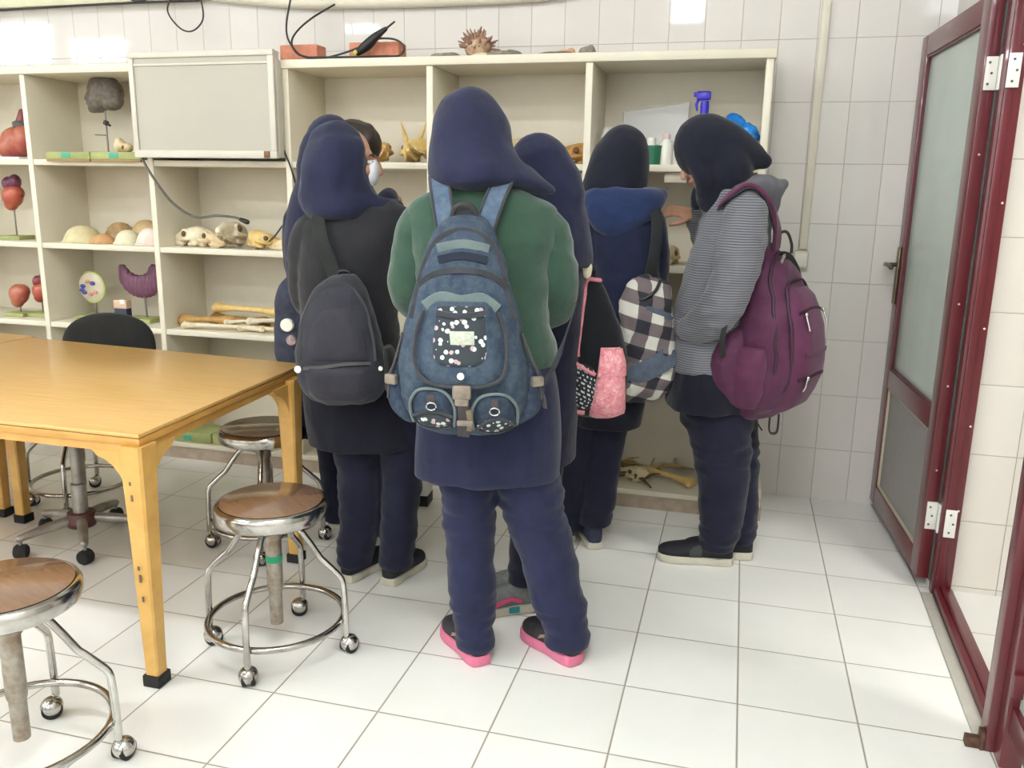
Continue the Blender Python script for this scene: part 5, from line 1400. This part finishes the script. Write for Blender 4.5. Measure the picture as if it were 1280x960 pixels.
# heart and organ models at the left edge
m_red = plain('glossy_red_model', (158, 62, 54), .28, rgb2=(176, 96, 66), vscale=14)
m_redd = plain('dark_red_model', (124, 46, 50), .3, rgb2=(112, 34, 48), vscale=16)
m_orange = plain('orange_red_model', (176, 104, 78), .28, rgb2=(150, 66, 60), vscale=10)
m_purple = plain('purple_model', (108, 50, 78), .35, rgb2=(84, 38, 66), vscale=16)
m_darkgap = plain('dark_grey_band', (78, 80, 76), .5)
r = thing('heart_model', 'large glossy red and orange heart model on the top shelf at the left edge', 'anatomical model', (-3.41, 1.55, Z1))
t = MB().ell((0, 0, .085), (.085, .07, .080)).ell((.055, -.01, .10), (.055, .055, .075)).ell((-.03, -.02, .06), (.06, .06, .06))
obj('ventricle', blob(t, .006, 4), m_orange, r)
obj('artery', MB().chain([(.03, 0, .15, .030), (.045, .0, .19, .028), (.05, 0, .235, .016)], 14, 4), m_redd, r)
obj('valve_ring', MB().lathe([(.028, .158), (.04, .162), (.042, .185), (.03, .19)], (.04, 0, 0), 18), m_darkgap, r)
obj('base_plate', MB().box((0, -.02, .007), (.16, .12, .012), .003), plain('white_base_plate', (224, 226, 228), .4), r)
def organ_on_stand(name, label, loc, h, mat, mat2, s, two=True):
    r = thing(name, label, 'anatomical model', loc, 0)
    obj('base', MB().box((0, 0, .010), (.13, .11, .020), .003), m_gbase, r)
    obj('rod', MB().chain([(0, 0, .018, .004), (0, 0, h, .004)], 8, 1), m_rod, r)
    t = MB().ell((0, 0, h + .045 * s), (.048 * s, .042 * s, .050 * s)).ell((-.012 * s, 0, h + .01 * s), (.03 * s, .03 * s, .03 * s)).ell((.022 * s, 0, h + .06 * s), (.035 * s, .035 * s, .035 * s))
    obj('lower_lobe', blob(t, .005, 3), mat, r)
    if two:
        t = MB().ell((-.012 * s, 0, h + .100 * s), (.030 * s, .03 * s, .034 * s)).ell((.022 * s, 0, h + .110 * s), (.026 * s, .028 * s, .034 * s)).chain([(.03 * s, 0, h + .08 * s, .016 * s), (.046 * s, 0, h + .05 * s, .012 * s)], 10, 2)
        obj('upper_lobe', blob(t, .005, 3), mat2, r)
    return r
organ_on_stand('heart_model', 'red heart model with purple top on a thin rod at the left edge', (-3.475, 1.55, Z2), .17, m_red, m_purple, 1.15)
organ_on_stand('organ_model', 'small pink model half hidden beside the divider on the second shelf', (-3.255, 1.56, Z2), .09, plain('pink_model', (204, 128, 112), .4), m_red, .9, False)
organ_on_stand('organ_model', 'red lobed model with pointed purple top on the third shelf', (-3.36, 1.55, Z3), .09, m_red, m_redd, .95)
organ_on_stand('organ_model', 'dark red oval model on a rod beside the divider, third shelf', (-3.262, 1.62, Z3), .105, m_redd, m_redd, 1.0, False)
organ_on_stand('organ_model', 'orange pink model at the very left edge of the third shelf', (-3.475, 1.52, Z3), .065, m_orange, m_red, 1.1, False)
r = thing('organ_model', 'small pink piece in front of the divider on the third shelf', 'anatomical model', (-3.245, 1.49, Z3))
obj('lobe', blob(MB().ell((0, 0, .045), (.032, .03, .045)).ell((.01, 0, .085), (.022, .022, .025)), .005, 3), plain('salmon_model', (196, 116, 98), .4), r)

# human head model on a stand with two green boards beneath
r = thing('head_model', 'grey brown half head model in profile on a thin metal stand', 'anatomical model', (-2.900, 1.60, Z1))
HZ = .325
t = MB().ell((.012, 0, HZ + .012), (.098, .066, .078), rot=ry(.22)).ell((-.030, 0, HZ - .022), (.066, .052, .066)).ell((.045, 0, HZ - .036), (.060, .050, .046)).chain([(-.082, 0, HZ + .006, .014), (-.106, 0, HZ - .022, .010)], 10, 2).chain([(-.020, 0, HZ - .062, .030), (-.070, 0, HZ - .070, .024)], 12, 2).ell((-.085, 0, HZ - .046), (.018, .022, .012))
m_head = plain('grey_brown_head_model', (116, 106, 96), .5, rgb2=(84, 78, 72), vscale=55, bump=.15, bscale=120)
obj('skull', blob(t, .005, 3, .5, wr(.001, 5, (30, 30, 30))), m_head, r)
obj('rod', MB().chain([(0, 0, .0, .0045), (.0, 0, HZ - .05, .0045)], 8, 1), m_rod, r)
obj('clamp', MB().box((.004, -.005, .185), (.020, .020, .022), .003, (0, .5, 0)).chain([(.0, -.008, .188, .006), (.028, -.008, .172, .006)], 8, 1), m_black, r)
obj('cross_rod', MB().chain([(0, 0, .125, .003), (-.07, 0, .128, .003)], 8, 1), m_rod, r)
obj('foot', MB().lathe([(0, 0), (.035, 0), (.035, .006), (.012, .012), (0, .012)], n=18), m_rod, r)
r['label'] = 'grey brown half head model in profile on a thin metal stand, top left shelf'
for lab, x0, x1 in (('pale green board at the left, in front of the head model', -3.085, -2.832), ('pale green board at the right, in front of the small bone', -2.828, -2.545)):
    g = thing('specimen_board', lab, 'board', ((x0 + x1) / 2, 1.43, Z1), 0, 'green boards on the top shelf edge')
    w_ = x1 - x0
    obj('board', MB().b2((-w_ / 2, -.045, .001), (w_ / 2, .10, .036), .003), m_gbase, g)
    obj('underside_lip', MB().b2((-w_ / 2 + .002, -.046, -.010), (w_ / 2 - .002, -.030, .001), .001), plain('brown_wood_lip', (150, 124, 78), .6), g)
    obj('paper_label', MB().box((-.01, -.0465, .020), (.052, .002, .022), .0005), m_teallab, g)
r = thing('bone_piece', 'small cream bone piece on the green board beside the framed board', 'bone', (-2.72, 1.475, Z1 + .037))
obj('block', blob(MB().ell((0, 0, .028), (.036, .03, .028)).ell((.03, .0, .022), (.03, .028, .022)).ell((-.01, 0, .048), (.02, .02, .02)), .004, 3, .5, wr(.004, 9, (40, 40, 40))), m_bone, r)
obj('hollow', MB().ell((.028, -.024, .022), (.008, .008, .010), 10, 8), m_socket, r)

# third shelf second bay: cell wheel, kidney slice, little box
r = thing('flower_model', 'pale round model with green rim and blue petals on a rod, third shelf', 'anatomical model', (-3.06, 1.58, Z3))
obj('base', MB().box((0, 0, .010), (.14, .12, .020), .003), m_gbase, r)
obj('rod', MB().chain([(.015, 0, .018, .004), (.01, 0, .10, .004)], 8, 1), m_rod, r)
obj('disc', MB().lathe([(0, -.010), (.070, -.010), (.078, -.004), (.078, .006), (0, .012)], (0, 0, .165), 28, 'y'), plain('pale_disc', (206, 196, 172), .5, rgb2=(190, 178, 150), vscale=20), r)
obj('green_rim', MB().torus((0, 0, .165), .080, .006, 30, 8, 'y', -110, 120), plain('green_rim_paint', (168, 180, 104), .5), r)
m_bluep = plain('blue_petal', (74, 76, 150), .5)
for (x, z) in ((-.052, .148), (-.046, .170), (-.038, .136), (.016, .186)):
    obj('blue_lobe', MB().ell((x, -.012, z), (.017, .008, .011), 12, 8), m_bluep, r)
for (x, z) in ((.0, .128), (.03, .14), (-.015, .195)):
    obj('pink_lobe', MB().ell((x, -.012, z), (.014, .008, .009), 12, 8), plain('pink_petal', (200, 132, 116), .5), r)
r = thing('kidney_model', 'purple crescent shaped organ slice on a rod beside the divider', 'anatomical model', (-2.775, 1.60, Z3))
obj('base', MB().box((.02, -.02, .010), (.17, .12, .020), .003), m_gbase, r)
obj('rod', MB().chain([(.025, 0, .018, .005), (.02, 0, .12, .005)], 8, 1), m_rod, r)
t = MB().chain([(-.10, 0, .262, .030), (-.085, 0, .225, .045), (-.045, 0, .190, .056), (.01, 0, .178, .060), (.06, 0, .195, .060), (.085, 0, .235, .050), (.088, 0, .265, .034)], 18, 4, flat=.45, side=(0, 0, 1))
def ridge(co, n): return .0015 * math.sin(co.x * 260)
obj('slice', blob(t, .0045, 3, .5, ridge), plain('purple_ridged_model', (112, 66, 88), .5, rgb2=(92, 52, 74), vscale=40), r)
r = thing('small_box', 'tiny cream and dark blue box behind the black chair back', 'box', (-2.895, 1.60, Z3))
obj('carton', MB().box((0, 0, .030), (.075, .04, .058), .002), plain('dark_blue_carton', (52, 56, 78), .6), r)
obj('lid', MB().box((-.0, 0, .082), (.078, .043, .045), .002), plain('cream_carton_lid', (208, 176, 150), .6), r)
obj('tab', MB().box((.016, -.022, .096), (.026, .003, .022), .001), m_whitedot, r)

# green boxes on the base under the table side
for lab, x0, x1, y in (('green box at the left on the bottom shelf behind the stools', -2.52, -2.285, 1.46), ('green box at the right on the bottom shelf behind the stools', -2.278, -2.03, 1.46)):
    g = thing('green_box', lab, 'box', ((x0 + x1) / 2, y, Z0), 0, 'green boxes on the bottom shelf')
    w_ = x1 - x0
    obj('box', MB().b2((-w_ / 2, -.045, .001), (w_ / 2, .12, .055), .004), m_gbase, g)
    obj('paper_label', MB().box((-.02, -.047, .026), (.045, .002, .024), .0005), m_teallab, g)
r = thing('white_box', 'small white box with grey slot on the floor between dark trousers', 'box', (-1.075, 1.15, 0), .1)
obj('carton', MB().box((0, 0, .075), (.12, .09, .148), .005), m_white_plastic, r)
obj('slot', MB().box((-.01, -.046, .115), (.045, .003, .018), .004), plain('grey_slot', (110, 112, 108), .6), r)
obj('dark_band', MB().box((0, 0, .035), (.122, .092, .05), .002), m_black, r)

# right bay, top shelf: spray bottle, bags, boxes
r = thing('spray_bottle', 'spray bottle with bright blue trigger head on the top shelf', 'bottle', (.040, 1.60, Z1))
obj('bottle', MB().lathe([(0, 0), (.034, 0), (.037, .006), (.037, .12), (.030, .155), (.014, .185), (.013, .215), (0, .215)], n=24), plain('translucent_white_bottle', (216, 216, 206), .35), r)
m_blue = plain('bright_blue_plastic', (56, 44, 190), .35)
hd = obj('spray_head', MB().lathe([(0, .212), (.017, .212), (.018, .24), (.0155, .262), (0, .262)], n=20).box((-.006, 0, .283), (.058, .030, .036), .007).box((-.038, 0, .288), (.018, .016, .018), .004), m_blue, r)
obj('trigger', MB().chain([(-.024, 0, .272, .006), (-.034, 0, .250, .006), (-.030, 0, .226, .004)], 10, 3), m_blue, hd)
def crumple(amp, seed): return wr(amp, seed, (26, 26, 26))
r = thing('plastic_bag', 'crumpled bright blue plastic bag at the right end of the top shelf', 'bag', (.175, 1.58, Z1))
obj('bag', blob(MB().ell((0, 0, .085), (.075, .07, .085)).ell((-.015, 0, .16), (.045, .045, .045)).ell((.045, .0, .12), (.045, .05, .05)), .006, 2, .5, crumple(.014, 3)), plain('blue_plastic_film', (40, 142, 222), .3, rgb2=(22, 112, 200), vscale=10), r)
obj('white_print', blob(MB().ell((.035, -.045, .105), (.035, .03, .03)), .005, 2, .5, crumple(.010, 5)), plain('white_blue_print', (206, 216, 226), .35, rgb2=(120, 160, 206), vscale=60), r)
r = thing('plastic_sheet', 'clear plastic folder leaning against the back of the right bay', 'folder', (-.172, 1.69, Z1), 0)
tf = NT('milky_clear_plastic'); tf.set((.85, .85, .85), .25); tf.b.inputs['Alpha'].default_value = .35; m_film = tf.m
obj('sheet', MB().prism([(-.145, .0), (.125, .0), (.145, .275), (-.14, .235)], -.002, .002, 'y').xf(Matrix.Rotation(-.12, 4, 'X')), m_film, r)
obj('rim', MB().tube([Vector((x, -.004 + .12 * z, z)) for x, z in ((-.145, .003), (.125, .003), (.145, .27), (-.14, .232))], .002, 6, 1, True), m_white_plastic, r)
r = thing('green_pot', 'small dark green plastic pot on the top shelf between the two dark headscarves', 'pot', (-.148, 1.49, Z1))
obj('pot', MB().lathe([(0, 0), (.028, 0), (.033, .07), (.035, .07), (.035, .078), (.028, .078), (.026, .01), (0, .01)], n=22), plain('dark_green_plastic', (30, 104, 74), .4), r)
for lab, x, y, h, rr in (('white bottle right of the green pot', -.100, 1.50, .125, .026), ('white jar behind the green pot', -.170, 1.58, .115, .032), ('white tub touching the dark hood at the right', -.062, 1.55, .10, .030)):
    r = thing('white_bottle', lab, 'bottle', (x, y, Z1), 0, 'white bottles in the right bay')
    obj('bottle', MB().lathe([(0, 0), (rr, 0), (rr * 1.05, .006), (rr * 1.05, h * .65), (rr * .6, h * .8), (rr * .5, h * .84), (0, h * .84)], n=22), m_white_plastic, r)
    obj('cap', MB().lathe([(0, h * .83), (rr * .58, h * .83), (rr * .6, h * .98), (rr * .5, h), (0, h)], n=18), plain('pale_pink_cap' if x > -.11 and x < -.09 else 'white_cap', (222, 190, 188) if -.11 < x < -.09 else (232, 230, 224), .4), r)
r = thing('plastic_bag', 'small crumpled clear white bag against the divider of the right bay', 'bag', (-.345, 1.55, Z1))
obj('bag', blob(MB().ell((0, 0, .055), (.045, .06, .055)).ell((-.01, 0, .115), (.03, .035, .04)), .005, 2, .5, crumple(.012, 8)), plain('white_plastic_film', (220, 218, 214), .3, rgb2=(202, 198, 196), vscale=20), r)
obj('tie', MB().torus((-.01, 0, .118), .03, .003, 18, 6), m_white_plastic, r)

# second shelf right: bones seen in the gaps
r = skull('animal_skull', 'cream and amber skull in the gap left of the grey hoodie', (-.065, 1.50, Z2), rad(-100), .17, m_bone, None)

# bottom shelf right: antlers and flat bones
m_antler = plain('olive_brown_antler', (140, 122, 78), .6, rgb2=(108, 90, 54), vscale=22, bump=.3)
G = 'antlers and bones on the bottom shelf'
def antler(label, loc, rz, L, mat):
    r = thing('antler', label, 'antler', loc, rz, G)
    t = MB().chain([(-L / 2, 0, .014, .013), (-L * .2, .03, .030, .011), (L * .15, .02, .028, .009), (L / 2, -.02, .016, .004)], 12, 4)
    obj('beam', t, mat, r)
    for i, (x, a, l) in enumerate(((-.28, .9, .10), (-.02, -1.0, .09), (.2, .9, .07))):
        p = Vector((L * x, .028 if x > -.2 else .02, .028))
        q_ = p + Vector((math.cos(a) * l, math.sin(a) * l, .02)); obj('tine', MB().chain([(*p, .008), (*((p + q_) / 2 + Vector((0, 0, .01))), .006), (*q_, .0025)], 10, 3), mat, r)
    return r
antler('dark antler at the left of the bottom shelf pile', (-.36, 1.56, Z0), rad(8), .30, m_antler)
antler('pale antler in the middle of the bottom shelf pile', (-.16, 1.62, Z0), rad(-14), .34, plain('pale_antler', (188, 166, 118), .6, rgb2=(158, 136, 90), vscale=20))
antler('thin dark branching antler at the front of the bottom shelf', (-.165, 1.475, Z0), rad(-28), .22, plain('dark_antler', (98, 84, 56), .7))
r = skull('animal_skull', 'flat pale skull on the bottom shelf in front of the antlers', (-.17, 1.53, Z0), rad(150), .16, m_bone, G)
long_bone('yellow bone at the right of the bottom shelf beside dark trousers', (-.02, 1.56, Z0), rad(-30), .24, .016, m_yellow, G)
antler('olive antler lying highest at the back of the bottom shelf', (-.24, 1.67, Z0 + .0), rad(172), .36, m_antler)
antler('small pale antler standing out at the right back of the bottom shelf', (-.03, 1.66, Z0), rad(35), .26, plain('pale_antler', (188, 166, 118), .6))
long_bone('brown bone at the back left of the bottom shelf', (-.34, 1.66, Z0), rad(4), .30, .016, m_amber, G)

# ------------------------------------------------------------------ on top of the shelves
m_brick = plain('terracotta_brick', (206, 138, 112), .85, rgb2=(188, 118, 92), vscale=26, bump=.4, bscale=60)
def brick(label, x, y, w_, h):
    r = obj('brick', MB().box((0, 0, 0), (w_, .09, h), .006), m_brick); r.location = (x, y, ZT + h / 2 + .001)
    return tag(r, label, 'brick', 'bricks on top of the shelves')
brick('terracotta brick beside the framed board', -1.738, 1.50, .185, .070)
brick('terracotta brick under the black plug', -1.380, 1.51, .235, .074)
cb = MB().tube([(-1.815, 1.60, 2.30), (-1.82, 1.55, 2.18), (-1.80, 1.47, 2.06), (-1.765, 1.43, 1.985), (-1.70, 1.42, 1.925), (-1.60, 1.42, 1.914), (-1.45, 1.415, 1.945), (-1.36, 1.425, 1.985), (-1.27, 1.43, 1.985), (-1.225, 1.43, 1.955), (-1.24, 1.42, 1.918), (-1.32, 1.41, 1.914), (-1.50, 1.405, 1.914), (-1.66, 1.402, 1.916)], .0045, 8, 6)
cb.tube([(-1.66, 1.402, 1.916), (-1.72, 1.41, 1.935), (-1.755, 1.43, 1.985), (-1.745, 1.47, 2.04), (-1.715, 1.56, 2.11), (-1.675, 1.70, 2.19)], .0045, 8, 6)
pc = thing('power_cable', 'black cable with plug looping over the bricks on the shelf top', 'cable', (0, 0, 0))
obj('cord', cb, m_cable, pc)
pl_ = obj('plug', MB().chain([(-1.430, 1.415, 1.935, .016), (-1.385, 1.412, 1.962, .022), (-1.345, 1.412, 1.995, .017), (-1.30, 1.415, 2.025, .009)], 12, 4), m_black, pc)
obj('plug_pin', MB().chain([(-1.30, 1.415, 2.025, .005), (-1.262, 1.418, 2.052, .004)], 8, 1), m_black, pl_)
obj('yellow_ring', MB().ell((-1.436, 1.40, 1.932), (.009, .008, .010), 10, 8), plain('yellow_green_plastic', (190, 196, 80), .5), pl_)
# spiny shell
r = thing('spiny_shell', 'spiky brown shell on top of the shelves above the tall headscarf', 'shell', (-.930, 1.56, ZT))
random.seed(11)
t = MB().ell((-.005, 0, .052), (.060, .045, .045))
obj('body', blob(t, .005, 2, .5, wr(.006, 31, (36, 36, 36))), plain('brown_spiny_shell', (156, 122, 98), .7, rgb2=(196, 170, 140), vscale=28), r)
sp = MB()
for i in range(80):
    a = random.uniform(0, 2 * math.pi); e = random.uniform(-.1, 1.45)
    d = Vector((math.cos(a) * math.cos(e), math.sin(a) * math.cos(e) * .8, math.sin(e)))
    p = Vector((-.005, 0, .052)) + Vector((d.x * .052, d.y * .04, d.z * .04)); l = random.uniform(.016, .052)
    e_ = p + d * l; e_.z = max(e_.z, .006)
    sp.chain([(*p, .008), (*e_, .0022)], 6, 1, False)
obj('spines', sp, plain('red_brown_spine', (164, 130, 110), .7, rgb2=(132, 98, 82), vscale=40), r)
obj('pale_base', blob(MB().ell((.02, -.02, .016), (.05, .03, .016)), .005, 2), m_bonepale, r)
def flat_piece(label, x, y, w_, d_, h, mat, seed):
    r = thing('flat_shell', label, 'shell', (x, y, ZT), 0, 'flat pieces on the shelf top')
    obj('body', blob(MB().ell((0, 0, h / 2), (w_ / 2, d_ / 2, h / 2)).ell((w_ * .2, .0, h * .6), (w_ / 4, d_ / 3, h / 2)), .004, 2, .5, wr(.003, seed, (40, 40, 40))), mat, r)
m_greyflat = plain('grey_brown_flat', (150, 140, 128), .7, rgb2=(118, 108, 98), vscale=30)
flat_piece('flat grey piece left of the spiky shell', -1.06, 1.50, .14, .10, .026, m_greyflat, 1)
flat_piece('flat grey piece right of the spiky shell', -.80, 1.50, .16, .09, .030, m_greyflat, 2)
flat_piece('flat dark piece under the orange shell on the shelf top', -.575, 1.49, .17, .08, .018, plain('dark_flat', (106, 98, 90), .7), 3)
flat_piece('small orange pink shell on the shelf top near the middle divider', -.545, 1.56, .09, .06, .040, plain('orange_shell', (220, 176, 146), .5, rgb2=(200, 140, 110), vscale=20), 4)
flat_piece('grey stone beside the orange shell on the shelf top', -.455, 1.56, .075, .06, .048, m_greyflat, 5)

# ------------------------------------------------------------------ hanging cords
lc = MB().tube([(-2.86, YB - .06, 2.40), (-2.80, YB - .06, 2.27), (-2.73, YB - .07, 2.245), (-2.66, YB - .06, 2.27), (-2.62, YB - .06, 2.40)], .004, 8, 6)
lc2 = MB().tube([(-2.49, YB - .05, 2.40), (-2.545, YB - .06, 2.27), (-2.57, YB - .07, 2.19), (-2.50, YB - .08, 2.11), (-2.43, YB - .08, 2.095), (-2.375, YB - .07, 2.15), (-2.39, YB - .06, 2.25), (-2.44, YB - .05, 2.40)], .004, 8, 6)
tag(obj('hanging_cord', lc, m_cable), 'short dark cord dipping from the ceiling line, left of the long loop', 'cord')
tag(obj('hanging_cord', lc2, m_cable), 'thin dark cord hanging in a long loop above the framed board', 'cord')
ll = MB().tube([(-5.0, YB - .055, 2.222), (-4.0, YB - .055, 2.228), (-3.3, YB - .055, 2.236), (-2.8, YB - .055, 2.240), (-2.4, YB - .055, 2.236)], .006, 8, 4)
tag(obj('wall_cable', ll, m_cable), 'thin dark cable running under the pale green trunking', 'cable')
bc = MB().tube([(-2.53, 1.375, 1.50), (-2.52, 1.370, 1.47), (-2.47, 1.38, 1.38), (-2.40, 1.40, 1.28), (-2.31, 1.44, 1.215), (-2.21, 1.47, 1.222), (-2.12, 1.48, 1.215), (-2.07, 1.48, 1.20)], .006, 8, 6)
kc = thing('board_cord', 'grey cord hanging from the framed board down to the skulls', 'cord', (0, 0, 0))
obj('cord', bc, plain('grey_cord', (92, 90, 84), .5), kc)
obj('plug', MB().chain([(-2.085, 1.475, 1.206, .010), (-2.045, 1.465, 1.196, .012)], 10, 2), m_black, kc)
tc = MB().tube([(-1.80, 1.40, 1.54), (-1.79, 1.395, 1.51), (-1.765, 1.40, 1.44), (-1.755, 1.42, 1.36), (-1.77, 1.46, 1.24), (-1.85, 1.48, 1.20), (-1.90, 1.47, 1.14), (-1.93, 1.45, 1.105)], .004, 8, 6)
tag(obj('thin_cord', tc, m_cable), 'thin dark cord hanging beside the shelf divider behind the navy veil', 'cord')
